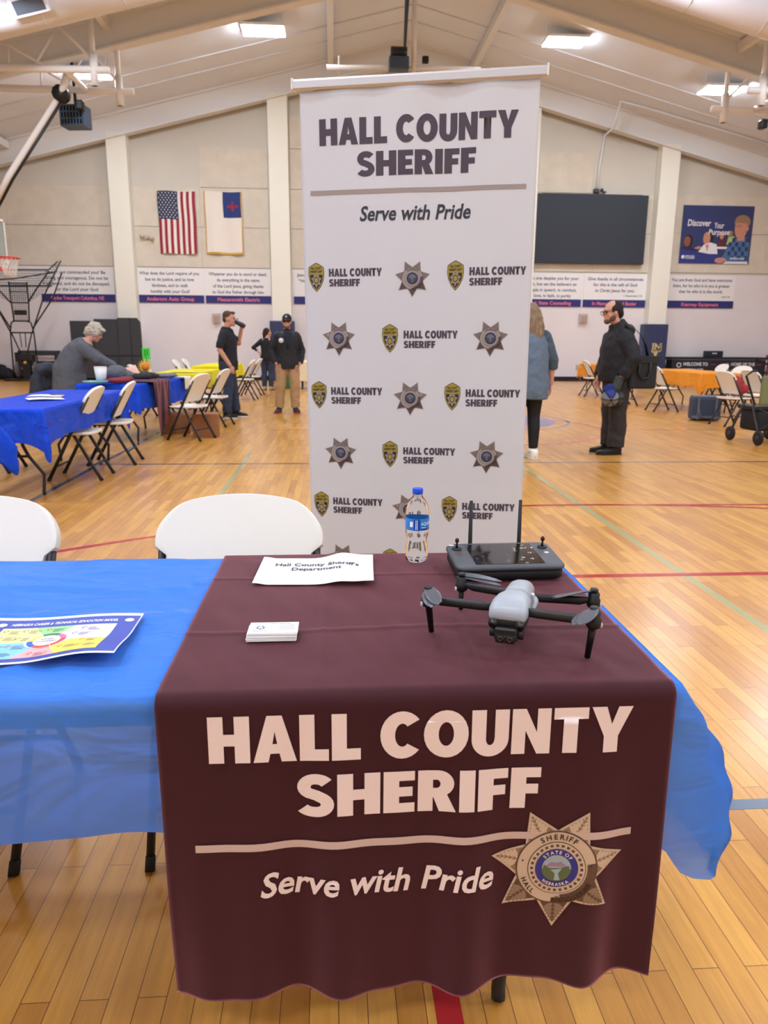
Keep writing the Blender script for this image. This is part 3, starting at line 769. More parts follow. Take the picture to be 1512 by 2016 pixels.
# ---- things lying on the display table
TOPZ = ZT + .0115
M_PAPER = mat('white_paper', rgb(240, 242, 246), .6)
M_PAPERINK = mat('grey_toner', rgb(60, 62, 66), .6)
sg = thing('paper_sign', 'white paper sign with dark lettering lying at the back of the maroon runner', 'paper sign', (-.044, 1.652, TOPZ + .001), radians(-2.5))
def sgf(u, v, d=0):
    return Vector((u, v, d + .016 * smooth01((u - .03) / .1) * smooth01((.02 - v) / .12) * .6 + .006 * math.exp(-((u - .055) / .03) ** 2) + .010 * smooth01((v - .06) / .04) * smooth01((u + .02) / .1) + .004 * smooth01((-u - .1) / .03)))
sgs = MB().grid(lambda a, b: sgf((a - .5) * .268, (b - .5) * .2), 30, 24).build('sheet', M_PAPER, sg, solid=.0004, off=-1)
d = Deco(); d.text("Hall County Sheriff's", .0, .034, .021, 0, 0, 1, 'c', fit=.2); d.text('Department', .0, .0, .021, 0, 0, 1, 'c', fit=.118)
d.build('printed_lettering', M_PAPERINK, sgs, lambda u, v, q: sgf(u, v, q + .0008), .008)

# career model handout
M_P = [mat('handout_navy', rgb(56, 76, 170), .5), mat('handout_yellow', rgb(250, 240, 150), .5), mat('handout_green', rgb(150, 214, 140), .5), mat('handout_lilac', rgb(232, 226, 242), .5),
       mat('handout_gold', rgb(252, 224, 90), .5), mat('handout_pink', rgb(248, 170, 172), .5), mat('handout_sky', rgb(130, 196, 238), .5), mat('handout_white', rgb(246, 246, 250), .5),
       mat('handout_dark_green', rgb(60, 130, 84), .5), mat('handout_red', rgb(226, 74, 60), .5), mat('handout_plum', rgb(196, 110, 170), .5), mat('handout_blue', rgb(60, 100, 190), .5), mat('handout_grey', rgb(110, 116, 136), .5)]
ho = thing('career_handout', 'colourful printed career education sheet on the blue tablecloth', 'printed sheet', (-.507, 1.277, TOPZ + .002), radians(1.0))
def hof(u, v, d=0):
    return Vector((u, v, d + .012 * smooth01((.02 - v) / .12) * smooth01((u + .02) / .12) + .003 * sin(u * 20)))
hos = MB().grid(lambda a, b: hof((a - .5) * .272, (b - .5) * .214), 30, 24).build('sheet', M_PAPER, ho, solid=.0004, off=-1)
d = Deco()
d.rect(-.131, -.1, .134, .092, 0, 0)
d.text('NEBRASKA CAREER & TECHNICAL EDUCATION MODEL', 0, .062, .0115, 7, 2, 1, 'c', .15, fit=.195)
d.ell(-.114, .066, .0085, .0085, 7, 2, 16); d.ell(.118, .068, .0085, .0085, 7, 2, 16)
x0, x1, y0, y1, c0 = -.105, .1, -.088, .05, (-.005, -.018)
A = [(x0, y1), (-.045, y1), (.025, y1), (x1, y1), (x1, -.022), (x1, y0), (.03, y0), (-.045, y0), (x0, y0), (x0, -.02)]
for idx, pts in ((1, (A[9], A[0], A[1])), (2, (A[1], A[2])), (3, (A[2], A[3], A[4])), (4, (A[4], A[5], A[6])), (5, (A[6], A[7])), (6, (A[7], A[8], A[9]))):
    d.poly(list(pts)[::-1] + [c0], idx, 1)
d.ell(c0[0], c0[1], .038, .034, 7, 3)
for a0, a1, mi in ((60, 120, 8), (10, 58, 10), (-60, 8, 9), (-120, -62, 9), (-178, -122, 11), (122, 180, 4)): d.ring(c0[0], c0[1], .023, .033, mi, 4, a0, a1, 8)
d.text('CORE', c0[0], c0[1] + .003, .006, 12, 5, 1, 'c'); d.text('ACADEMIES', c0[0], c0[1] - .006, .005, 12, 5, 1, 'c')
rnd = random.Random(9)
for (bx, by) in ((-.095, .035), (-.06, .035), (-.095, .005), (-.062, .0), (-.018, .036), (.045, .034), (.035, .01), (.06, -.03), (.03, -.055), (.065, -.06), (-.015, -.072), (-.098, -.035), (-.065, -.035), (-.075, -.065), (-.098, -.07)):
    mi = rnd.choice((9, 10, 11, 8))
    d.ring(bx, by, .0035, .0048, mi, 3, 0, 300, 10)
    for k in range(4): d.rect(bx + .008, by - k * .0042, bx + .02 + rnd.random() * .012, by - k * .0042 + .0013, 12, 3)
d.build('printed_chart', M_P, hos, lambda u, v, q: hof(u, v, q + .0006), .012, .0003)

# business cards, one by one
M_CARD = mat('card_stock', rgb(238, 236, 234), .55); M_CARDINK = mat('card_ink', rgb(96, 100, 118), .6)
rnd = random.Random(5)
card = None
for k in range(11):
    top = k == 10
    o = MB().box((0, 0, .00065), (.0885, .0505, .0012)).build('business_card', M_CARD)
    o.location = (-.113 + rnd.uniform(-.0012, .0012) - (.001 * (10 - k)) * .25, 1.270 + rnd.uniform(-.0008, .0008) - .0004 * (10 - k), TOPZ + .0005 + k * .00135); o.rotation_euler = (0, 0, rnd.uniform(-.012, .012))
    tag(o, 'printed white business card on top of the small stack on the maroon runner' if top else 'white business card lying in the stack under the printed top card', 'business card', 'business cards in the stack')
    if top: card = o
d = Deco(); d.text("HALL COUNTY SHERIFF'S DEPARTMENT", -.002, .017, .0032, 0, 0, 1, 'c', fit=.07)
d.poly([(x * .011 - .024, y * .011) for x, y in star_pts(1, .55)], 0, 0).ell(-.024, 0, .0045, .0045, 1, 1, 16)
for k in range(4): d.rect(.006 + .004 * (k % 2), .009 - k * .006, .038, .0105 - k * .006, 0, 0)
for k in range(2): d.rect(-.038, -.015 - k * .004, -.01, -.0138 - k * .004, 0, 0)
d.build('printed_text', [M_CARDINK, M_CARD], card, lambda u, v, q: Vector((u, v, .00125 + q)), 0, .0002)

# water bottle
M_PET = mat('clear_plastic', (1, 1, 1, 1), .03, trans=1.0, ior=1.18)
M_BLABEL = mat('bottle_label_blue', rgb(40, 130, 214), .35); M_BLDARK = mat('bottle_label_navy', rgb(24, 72, 170), .35); M_BLW = mat('bottle_label_white', rgb(236, 242, 250), .4)
M_CAPBLUE = mat('bottle_cap_blue', rgb(28, 84, 216), .4)
bt = thing('water_bottle', 'clear plastic water bottle with blue cap near the back of the maroon runner', 'bottle', (.2, 1.722, TOPZ), 0); bt.scale = (.88, .88, .87)
prof = [(.0, .004), (.018, .002), (.027, .003), (.031, .012), (.0325, .03), (.031, .042), (.029, .052), (.027, .062), (.0285, .074), (.031, .082), (.0325, .09), (.0318, .094), (.0318, .13), (.0325, .134), (.0325, .14), (.031, .152), (.027, .166), (.0205, .178), (.014, .186), (.0125, .19), (.0125, .196)]
def wob(prof, k): return [(max(0, r - k), z) for r, z in prof]
shell = MB(); R = []
for (r, z) in prof:
    ring = []
    for k in range(48):
        a = 2 * pi * k / 48; rr = r
        if z < .09 and r > .02: rr += .0011 * sin(a * 6 + z * 160) * sin(z * 70)
        if z < .01: rr *= 1 - .08 * (.5 + .5 * cos(a * 5))
        ring.append((rr * cos(a), rr * sin(a), z))
    R.append(ring)
shell.rings(R, 0, True, True)
shell.build('bottle_body', M_PET, bt)
MB().lathe([(.0, .194), (.0145, .194), (.0148, .205), (.0138, .2095), (.0, .2095)], n=28).build('cap', M_CAPBLUE, bt, bevel=.0006)
MB().lathe([(.0326, .096), (.0329, .097), (.0329, .128), (.0326, .129)], n=48, caps=False).build('label', M_BLABEL, bt)
lb = [c for c in bt.children if c.name.startswith('label')][0]
def lbf(u, v, q): a = -pi / 2 + u / .0329; rr = .0329 + q; return Vector((rr * cos(a), rr * sin(a), v))
d = Deco(); d.rect(-.013, .097, .004, .128, 1, 0).rect(-.008, .099, -.0065, .126, 2, 1).rect(-.004, .099, -.0025, .126, 2, 1).rect(-.024, .106, -.0155, .121, 2, 0)
d.text('AQUAFINA', .0065, .111, .0088, 2, 1, 1, 'l', .12, fit=.05); d.rect(.0085, .104, .022, .1055, 2, 1); d.rect(.004, .097, .06, .1005, 1, 0)
d.build('label_print', [M_BLABEL, M_BLDARK, M_BLW], lb, lbf, .004, .0002)
# ------------------------------------------------------------------ drone, controller
M_DGREY = mat('drone_shell_grey', rgb(160, 167, 175), .36, bump=.01, bscale=400)
M_DBLACK = mat('drone_carbon_black', rgb(30, 31, 34), .42)
M_DDARK = mat('drone_matte_black', rgb(16, 16, 18), .5)
M_LENS = mat('camera_glass', rgb(14, 16, 22), .05, coat=.8)
M_PROP = mat('propeller_grey', rgb(84, 88, 96), .3)
M_MARK = mat('pale_marking', rgb(206, 206, 208), .4)
D0 = Vector((.33, 1.25, TOPZ))
dr = thing('camera_drone', 'grey and black quadcopter drone standing on the maroon runner', 'drone', D0)
rearp, frontp = Vector((.365, 1.340, 0)), Vector((.274, 1.116, 0)); ax = (frontp - rearp).normalized(); LB = (frontp - rearp).length; rt = Vector((-ax.y, ax.x, 0)) * -1   # rt points to the viewer's left... right of the drone
def dl_(s, r, z): return rearp + ax * s * .84 + rt * r * .86 + Vector((0, 0, z * .9 + .002 + s * .028)) - Vector((D0.x, D0.y, 0))     # heights are measured from the table
def rrect(w, h, k, n=6):
    pts = []
    for cx, cy, a in ((w - k, h - k, 0), (-w + k, h - k, 90), (-w + k, -h + k, 180), (w - k, -h + k, 270)):
        for i in range(n + 1): q = radians(a + 90 * i / n); pts.append((cx + k * cos(q), cy + k * sin(q)))
    return pts
def body(secs):
    return [[dl_(s, x, zc + y) for x, y in rrect(w / 2, h / 2, min(w, h) * k)] for s, w, h, zc, k in secs]
ZO = .004
sh = MB().rings(body([(.0, .030, .016, .052 + ZO, .45), (.004, .044, .034, .054 + ZO, .45), (.014, .054, .052, .056 + ZO, .42), (.04, .058, .060, .057 + ZO, .38), (.10, .059, .062, .058 + ZO, .36), (.118, .060, .062, .059 + ZO, .36)]))
shell1 = sh.build('rear_shell', M_DGREY, dr)
sh = MB().rings(body([(.1195, .0595, .0615, .059 + ZO, .36), (.135, .064, .058, .062 + ZO, .36), (.155, .074, .048, .068 + ZO, .4), (.19, .078, .042, .072 + ZO, .42), (.222, .078, .036, .072 + ZO, .44), (.236, .074, .026, .069 + ZO, .45), (.241, .066, .014, .066 + ZO, .48)]))
sh.build('front_shell', M_DGREY, dr)
MB().rings(body([(.02, .05, .02, .022 + ZO, .3), (.12, .054, .022, .024 + ZO, .3), (.2, .056, .03, .044 + ZO, .3), (.232, .06, .022, .054 + ZO, .3)])).build('belly', M_DBLACK, dr)
fb = MB().rings(body([(.228, .074, .018, .0545 + ZO, .45), (.2395, .072, .018, .0545 + ZO, .45), (.2415, .064, .014, .0545 + ZO, .45)])).build('sensor_band', M_DDARK, dr)
for s in (-1, 1):
    c = dl_(.241, s * .0265, .0535 + ZO); e = c + ax * .004
    MB().tube([c - ax * .006, e], .0082, 20).build('front_sensor', M_DBLACK, dr)
    MB().tube([c, e + ax * .0006], .0056, 20).build('front_lens', M_LENS, dr)
# gimbal with twin cameras
gc = dl_(.232, 0, .031 + ZO); Rg = Matrix.Rotation(atan2(ax.y, ax.x) - pi / 2, 4, 'Z')
Mg = Matrix.Translation(gc) @ Rg
gm = MB().box((0, 0, .004), (.040, .034, .024), 0, Mg).build('gimbal_camera', M_DBLACK, dr, bevel=.005, seg=3)
MB().box((0, -.006, .021), (.026, .022, .016), 0, Mg).build('gimbal_mount', M_DDARK, gm, bevel=.003)
for s in (-1, 1): MB().lathe([(.0, -.004), (.0105, -.004), (.0105, .004), (.0, .004)], (s * .0245, 0, .004), 18, 0, Mg, 'x').build('gimbal_motor', M_DBLACK, gm, bevel=.001)
MB().box((0, .0175, -.003), (.033, .004, .014), 0, Mg).build('lens_plate', M_DDARK, gm, bevel=.002)
for x in (-.008, .008): MB().lathe([(.0, .018), (.0055, .018), (.006, .0205), (.0035, .0208), (.0, .0198)], (x, 0, -.003), 18, 0, Mg, 'y').build('camera_lens', M_LENS, gm)
for k in range(9): MB().box((-.0136 + k * .0034, .0175, .0105), (.0014, .002, .0045), 0, Mg).build('cooling_fin', M_DDARK, gm)
# arms, motors, legs, folded propellers (drone's own side: world x left = viewer's left)
def W2(x, y, z): return Vector((x - D0.x, y - D0.y, z))
arms = [((.166, 1.240), .075, (.268, 1.192), .078, True, (-.02, -.998), .062), ((.427, 1.121), .076, (.328, 1.163), .077, True, (-.82, -.57), .062),
        ((.252, 1.385), .052, (.352, 1.312), .055, False, (.93, -.37), .085), ((.484, 1.279), .052, (.360, 1.300), .055, False, (-.99, .08), .09)]
for (mx, my), mz, (rx_, ry_), rz_, leg, bd, bl in arms:
    m, r0 = W2(mx, my, mz), W2(rx_, ry_, rz_)
    dv = (m - r0).normalized(); sd = Vector((-dv.y, dv.x, 0)).normalized()
    path = [r0, r0 + (m - r0) * .12, r0 + (m - r0) * .8, r0 + (m - r0) * .9 + Vector((0, 0, .002)), m]
    a = MB().tube(path, [.0055, .006, .0058, .0052, .005], 14, r2=[.0075, .0085, .0085, .0062, .006], side=sd).build('arm', M_DBLACK, dr)
    MB().lathe([(.0, -.011), (.010, -.011), (.0125, -.008), (.0125, .004), (.0105, .006), (.0105, .0165), (.008, .018), (.0, .018)], m, 22).build('motor', M_DDARK, a)
    MB().box(m + Vector((.011 if mx > .4 else -.011, -.004, -.006)), (.006, .006, .008)).build('status_lamp', M_MARK, a, bevel=.002)
    if leg:
        foot = W2(mx + (.012 if mx < .3 else .003), my + (.035 if mx < .3 else .025), .0)
        foot = Vector((foot.x, foot.y, 0))
        MB().tube([m + Vector((0, 0, -.008)), m * .9 + foot * .1, m * .5 + foot * .5, foot + Vector((0, 0, .0005))], [.0085, .007, .006, .0052], 12, r2=[.0065, .0055, .0048, .0042]).build('landing_leg', M_DDARK, dr)
    else:
        MB().tube([m + Vector((0, 0, -.008)), Vector((m.x, m.y, .02)), Vector((m.x, m.y, .0005))], [.006, .005, .0045], 10).build('landing_leg', M_DDARK, dr)
    hub = m + Vector((0, 0, .019))
    for q, (sp, dz) in enumerate(((.0, .0), (.20, .0035))):
        c, s_ = cos(sp), sin(sp); bx, by = bd[0] * c - bd[1] * s_, bd[0] * s_ + bd[1] * c
        t = Vector((bx, by, 0)); n = Vector((-by, bx, 0)); pts = []
        def blade(u, v, t=t, n=n, hub=hub, dz=dz, bl=bl, leg=leg):
            wd = .0045 + .0095 * sin(min(1, u * 1.15) * pi * .82) if u < .95 else .006
            wd *= .62 if not leg else 1
            wd *= (1 - max(0, u - .86) / .14 * .75)
            tw = (.5 - u * .35) * (v - .5)
            return hub + t * (u * bl - .006) + n * (v - .5) * 2 * wd + Vector((0, 0, dz + tw * .009 - (.013 if leg else .012) * u ** 1.6))
        MB().grid(blade, 22, 6).build('propeller_blade', M_PROP, a, solid=.0011, off=0)
    MB().lathe([(.0, .0), (.0075, .0), (.0075, .0065), (.006, .0075), (.0, .0075)], hub + Vector((0, 0, -.001)), 20).build('propeller_hub', M_DBLACK, a)
MB().tube([dl_(.03, -.027, .055 + ZO), dl_(.06, -.033, .05 + ZO), dl_(.1, -.035, .045 + ZO)], [.004, .008, .004], 10).build('side_pod', M_DGREY, dr)
MB().box(dl_(.085, -.031, .07 + ZO), (.006, .012, .008), 0).build('side_switch', M_MARK, dr, bevel=.0015)

# smart controller: dark tablet body with sticks and two upright antennas
M_CTRL = mat('controller_grey', rgb(74, 78, 84), .5, bump=.02, bscale=500); M_CTRLB = mat('controller_rubber', rgb(24, 25, 27), .6)
M_SCREEN = mat('dark_screen_glass', rgb(12, 12, 14), .06, coat=.6)
sn = M_SCREEN.node_tree; vn = sn.nodes.new('ShaderNodeTexVoronoi'); vn.inputs['Scale'].default_value = 55; tcn = sn.nodes.new('ShaderNodeTexCoord'); rn = sn.nodes.new('ShaderNodeValToRGB')
rn.color_ramp.elements[0].position = .1; rn.color_ramp.elements[0].color = (.35, .35, .35, 1); rn.color_ramp.elements[1].position = .32; rn.color_ramp.elements[1].color = (.06, .06, .06, 1)
sn.links.new(tcn.outputs['Object'], vn.inputs['Vector']); sn.links.new(vn.outputs['Distance'], rn.inputs[0]); sn.links.new(rn.outputs[0], sn.nodes['Principled BSDF'].inputs['Roughness'])
CW, CD = .252, .158
ct = thing('drone_controller', 'dark tablet style drone controller with two antennas behind the grey drone', 'controller', (.394, 1.632, TOPZ), radians(2.0))
tilt = radians(4.5)
Mc = Matrix.Translation((0, 0, .018)) @ Matrix.Rotation(tilt, 4, 'X')
def slab(w, d, z0, z1, k=.022): return [[Vector((x, y, z)) for x, y in rrect(w / 2 - e, d / 2 - e, k)] for z, e in ((z0, .006), (z0 + .005, .0), (z1 - .004, .0), (z1, .003))]
MB().rings(slab(CW - .006, CD - .006, -.012, .012), 0, True, True, Mc).build('case_back', M_CTRLB, ct)
top = MB().rings(slab(CW, CD, .0105, .024), 0, True, True, Mc).build('case_front', M_CTRL, ct)
MB().rings([[Vector((x * k, y * k + .004, z)) for x, y in ((-.080, -.066), (.080, -.066), (.080, .062), (-.080, .062))] for k, z in ((1, .0235), (1, .0249))], 0, False, True, Mc).build('screen', M_SCREEN, ct)
M_RED = mat('stick_red', rgb(120, 40, 36), .5)
for s in (-1, 1):
    st = MB().lathe([(.0, .023), (.0115, .023), (.0115, .026), (.009, .0275), (.0, .0275)], (s * .104, .040, 0), 22, 0, Mc).build('stick_base', M_CTRLB, ct)
    MB().lathe([(.0, .027), (.0035, .027), (.0022, .036), (.0022, .041), (.0045, .042), (.0048, .048), (.0035, .050), (.0, .050)], (s * .104, .040, 0), 16, 0, Mc).build('stick', M_CTRLB, st)
    MB().lathe([(.0, .0498), (.0034, .0498), (.002, .052), (.0, .052)], (s * .104, .040, 0), 14, 0, Mc).build('stick_tip', M_RED, st)
    MB().lathe([(.0, .0235), (.0055, .0235), (.0055, .0248), (.0, .0248)], (s * .104, .005, 0), 18, 0, Mc).build('button', M_MARK if s > 0 else M_RED, ct)
    x = s * .061 + .004
    MB().tube([(x - .004, CD / 2 + .004, .030), (x - .004, CD / 2 + .008, .045), (x - .003 - .004 * s * 0, CD / 2 + .014, .150)], [.005, .0052, .0042], 10, r2=[.003, .003, .0026], side=(1, 0, 0)).build('antenna', M_CTRLB, ct)
    MB().tube([(x - .012, CD / 2 + .001, .026), (x + .006, CD / 2 + .001, .026)], .006, 12).build('antenna_hinge', M_CTRLB, ct)
MB().box((-.112, .066, .0243), (.012, .008, .0006), 0, Mc).build('corner_sticker', M_MARK, ct)
# ------------------------------------------------------------------ things on and against the far wall
WY = YF - .012
def wallfn(y): return lambda u, v, d: Vector((u, y - d, v))
M_NAVYPRINT = mat('navy_print', rgb(40, 44, 112), .5)
def scripture(x0, x1, lines, ref, sponsor, label, tx0=None, tx1=None, z0=2.40, zs=2.635, z1=3.44):
    """white verse board with a blue strip; lettering laid between tx0 and tx1"""
    tx0 = x0 + .12 if tx0 is None else tx0; tx1 = x1 - .12 if tx1 is None else tx1
    t = thing('scripture_sign', label, 'wall sign', ((x0 + x1) / 2, WY, z0), 0, 'scripture signs along the far wall')
    cx = (x0 + x1) / 2
    bd = MB().box((0, -.006, (zs + z1) / 2 - z0), (x1 - x0, .02, z1 - zs)).build('verse_board', M_SIGNBAND, t)
    sp_ = MB().box((0, -.008, (zs - z0) / 2), (x1 - x0, .026, zs - z0)).build('sponsor_strip', M_NAVYPRINT, t)
    d = Deco(); n = len(lines); pit = .172 if n > 4 else .183; top = (z1 - z0) - .19
    wmax = max(d.text_w(s, 1) for s in lines); mid = (tx0 + tx1) / 2 - cx
    for i, s in enumerate(lines):
        d.text(s, mid, top - i * pit, .098, 0, 0, 1, 'c', fit=(tx1 - tx0) * d.text_w(s, 1) / wmax)
    d.text(ref, tx1 - cx - .02, top - n * pit + .04, .055, 0, 0, 1, 'r')
    d.build('verse_lettering', M_NAVYTEXT, bd, lambda u, v, q: Vector((u, -.0165 - q, v)))
    d = Deco(); d.text(sponsor, mid, .062, .115, 0, 0, 1, 'c', fit=min((tx1 - tx0) * .8, d.text_w(sponsor, 1) * .16))
    d.build('sponsor_lettering', M_PINKTEXT, sp_, lambda u, v, q: Vector((u, -.0215 - q, v)))
scripture(-9.12, -6.86, ['Have I not commanded you? Be', 'strong and courageous. Do not be', 'frightened, and do not be dismayed,', 'for the Lord your God', 'is with you wherever you go.'], 'Joshua 1:9', 'Clydes Transport Columbus, NE',
          'far wall verse board reading Have I not commanded you', -9.05, -7.0)
scripture(-6.19, -4.09, ['What does the Lord require of you', 'but to do justice, and to love', 'kindness, and to walk', 'humbly with your God?'], 'Micah 6:8', 'Anderson Auto Group', 'far wall verse board reading What does the Lord require, under the striped flag')
scripture(-4.03, -1.96, ['Whatever you do in word or deed,', 'do everything in the name', 'of the Lord Jesus, giving thanks', 'to God the Father through him.'], 'Colossians 3:17', 'Messersmith Electric', 'far wall verse board reading Whatever you do, under the white flag')
scripture(-1.24, .9, ['Jesus looked at them and said,', '"With man this is impossible,', 'but with God all things', 'are possible."'], 'Matthew 19:26', 'Platte Valley Supply', 'far wall verse board half hidden by the tall white banner, right of the capped person')
scripture(6.1, 8.18, ['Let no one despise you for your', 'youth, but set the believers an', 'example in speech, in conduct,', 'in love, in faith, in purity'], '1 Timothy 4:12', 'Oak State Counseling', 'far wall verse board reading despise you, under the left half of the dark screen')
scripture(8.25, 10.37, ['Give thanks in all circumstances;', 'for this is the will of God', 'in Christ Jesus for you.'], '1 Thessalonians 5:18', 'In Memory of Rod Bexler', 'far wall verse board reading Give thanks, under the right half of the dark screen')
scripture(11.08, 13.39, ['You are from God and have overcome', 'them, for he who is in you is greater', 'than he who is in the world.'], '1 John 4:4', 'Kearney Equipment', 'far wall verse board reading You are from God, under the blue poster')

# flags
M_FL = [mat('flag_red', rgb(150, 36, 62), .8), mat('flag_white', rgb(230, 222, 212), .8), mat('flag_blue', rgb(40, 52, 86), .8), mat('flag_gold', rgb(206, 160, 66), .8), mat('flag_cross_red', rgb(140, 40, 70), .8), mat('flag_royal', rgb(38, 58, 118), .8)]
def flagfn(w, h): return lambda u, v, d: Vector((u + .012 * sin(v * 5) * (1 + v / h), -.05 - d - .03 * sin(u * 9 + v * .7) * min(1, -v * 1.2 / h + .15), v + .012 * sin(u * 6)))
fl = thing('flag', 'red and white striped flag with stars hanging on the far wall', 'flag', (-5.36, YF - .03, 5.71), 0, 'flags on the far wall')
d = Deco(); wd, hg = 1.14, 1.83
for i in range(13):
    x0, x1 = wd * i / 13, wd * (i + 1) / 13
    d.rect(x0, -hg, x1, -.82 if i < 7 else 0, 0 if i % 2 == 0 else 1, 0)
d.build('stripes', M_FL[:2], fl, flagfn(wd, hg), .06)
d = Deco(); d.rect(0, -.82, wd * 7 / 13, 0, 0, 0)
for r in range(11):
    for c in range(5 if r % 2 else 6):
        d.poly([(.05 + (c + (.5 if r % 2 else 0)) * .102 + x * .028, -.06 - r * .07 + y * .028) for x, y in star_pts(1, .4, 5, 90)], 1, 2)
d.build('canton', [M_FL[2], M_FL[1]], fl, flagfn(wd, hg), .07, .0015)
MB().tube([(0, -.03, .0), (wd, -.03, .0)], .012, 8).build('header_cord', M_FL[1], fl)
fl = thing('flag', 'white flag with blue corner, red cross and gold fringe on the far wall', 'flag', (-3.94, YF - .03, 5.72), 0, 'flags on the far wall')
wd, hg = 1.15, 1.84
d = Deco(); d.rect(.03, -hg + .06, wd - .03, 0, 0, 0); d.build('field', M_FL[1], fl, flagfn(wd, hg), .06)
d = Deco(); d.rect(.57, -.75, wd - .03, 0, 0, 0).rect(.83, -.56, .91, -.27, 1, 2).rect(.7, -.46, 1.04, -.38, 1, 2); d.build('canton', [M_FL[5], M_FL[4]], fl, flagfn(wd, hg), .06, .0015)
d = Deco(); d.rect(0, -hg, .03, 0, 0, 0).rect(wd - .03, -hg, wd, 0, 0, 0).rect(.03, -hg, wd - .03, -hg + .06, 0, 0); d.build('fringe', M_FL[3], fl, flagfn(wd, hg), .06)
MB().tube([(0, -.03, .0), (wd, -.03, .0)], .012, 8).build('header_cord', M_FL[1], fl)

# dark screen, poster, small fixtures
M_LED = mat('dark_led_panel', rgb(44, 50, 62), .6)
sc = thing('led_screen', 'large dark blank screen mounted high on the far wall', 'screen', (8.32, YF - .05, 3.75), 0)
MB().box((0, -.07, 1.05), (3.62, .14, 2.1)).build('screen_face', M_LED, sc, bevel=.01)
cb_ = MB()
for i in range(6): cb_.box((-1.5 + i * .6, -.02, 2.115), (.5, .06, .03))
MB().box((0, -.02, 2.112), (3.3, .05, .03)).build('top_bracket', M_BLACKMET, sc)
pj = thing('wall_camera', 'small dark camera unit on top of the dark screen', 'camera', (8.48, YF - .08, 5.88), 0)
MB().box((-.05, 0, .09), (.16, .12, .13)).build('housing', M_BLACKMET, pj, bevel=.02); MB().lathe([(.0, -.12), (.05, -.12), (.06, -.05), (.0, -.05)], (.1, 0, .1), 14, 0, None, 'y').build('camera_lens', M_LENS, pj); MB().box((.22, 0, .06), (.1, .08, .05)).build('bracket', M_BLACKMET, pj)
cd = MB().tube([(8.47, YF - .04, 6.0), (8.5, YF - .04, 6.7), (8.6, YF - .04, 7.6), (8.62, YF - .04, ceil_z(8.62) - .72), (8.62, YF - .75, ceil_z(8.62) - .7), (8.65, YF - 1.1, ceil_z(8.65) - .06), (9.2, YF - 1.15, ceil_z(9.2) - .05), (14, YF - 1.4, ceil_z(14) - .05)], .035, 8).build('cable_conduit', M_BEAM)
tag(cd, 'painted conduit rising from the dark screen up the far wall to the roof', 'conduit')
po = thing('wall_poster', 'blue Discover Your Purpose poster with seated people on the far wall', 'poster', (11.37, YF - .03, 3.82), 0)
ps = MB().box((1.19, -.012, .895), (2.38, .024, 1.79)).build('poster_board', mat('poster_navy', rgb(50, 60, 108), .5), po)
M_PO = [mat('poster_%s' % n, rgb(*c), .5) for n, c in (('white', (226, 226, 234)), ('skin', (196, 140, 118)), ('skin_dark', (140, 86, 66)), ('hair', (40, 32, 40)), ('hair_fair', (150, 118, 92)), ('plaid', (72, 110, 160)), ('plaid_dark', (38, 58, 100)), ('lime', (170, 190, 110)), ('maroon', (92, 44, 60)), ('navy', (48, 58, 130)), ('night', (34, 40, 76)))]
d = Deco()
d.text('Discover', .17, 1.16, .2, 0, 3, 1, 'l', .1, fit=.78); d.text('Your', 1.08, 1.1, .18, 0, 3, 1, 'l', .1, fit=.32); d.text('Purpose', .9, .9, .17, 0, 3, 1, 'l', .1, fit=.72)
d.poly([(0, .45), (.6, .36), (1.35, .26), (2.0, .1), (2.0, 0), (0, 0)], 9, 4)
d.ell(.26, .68, .15, .22, 3, 1).ell(.22, .68, .11, .16, 2, 2).poly([(.05, .48), (.15, .54), (.35, .52), (.55, .40), (.3, .36), (0, .44)], 10, 2)
d.ell(.93, .78, .17, .25, 3, 1).ell(.87, .78, .12, .2, 1, 2).rect(.82, .5, .98, .64, 1, 3).poly([(.62, .36), (.78, .58), (1.0, .66), (1.22, .6), (1.28, .3), (1.0, .3)], 0, 5).poly([(.84, .58), (.96, .6), (.92, .36)], 1, 6).poly([(.46, .47), (.62, .54), (.78, .5), (.6, .44)], 1, 3)
d.ell(1.37, .86, .12, .16, 3, 1).ell(1.37, .88, .08, .12, 1, 2).poly([(1.24, .5), (1.28, .76), (1.5, .76), (1.56, .5)], 8, 2).poly([(1.22, .46), (1.6, .46), (1.6, .53), (1.22, .53)], 0, 3)
d.ell(1.66, .94, .08, .1, 4, 1).poly([(1.55, .6), (1.6, .86), (1.8, .86), (1.84, .6)], 7, 1)
d.poly([(1.3, .02), (1.5, .3), (1.62, .62), (1.84, .78), (2.26, .84), (2.33, .6), (2.32, .06)], 5, 5)
for i in range(6):
    for j in range(5):
        if (i + j) % 2 and not (j == 4 and 1 < i < 5): d.rect(1.62 + i * .115, .12 + j * .14, 1.72 + i * .115, .25 + j * .14, 6, 6)
d.ell(2.02, 1.3, .27, .22, 4, 5).ell(1.99, 1.1, .21, .33, 1, 6).rect(1.9, .72, 2.14, .9, 1, 7).ell(1.92, 1.18, .09, .035, 3, 8).ell(1.92, 1.18, .075, .026, 1, 9).ell(2.22, 1.1, .03, .07, 1, 7).poly([(1.76, 1.28), (2.24, 1.26), (2.2, 1.46), (1.9, 1.5)], 4, 8)
d.ell(1.4, .1, .2, .09, 1, 8).rect(1.5, 0, 2.33, .07, 0, 8)
d.ell(.12, .2, .055, .055, 0, 6).text('MIDLAND', .2, .2, .05, 0, 6, 1).text('ACADEMY', .2, .14, .05, 0, 6, 1).text('#discover', 1.72, .14, .075, 0, 9, 1, 'l', .2, fit=.5)
d.build('poster_print', M_PO, ps, lambda u, v, q: Vector((u, -.0245 - q, v)), 0, .0012)
M_BOXG = mat('beige_speaker_mesh', rgb(170, 152, 140), .8)
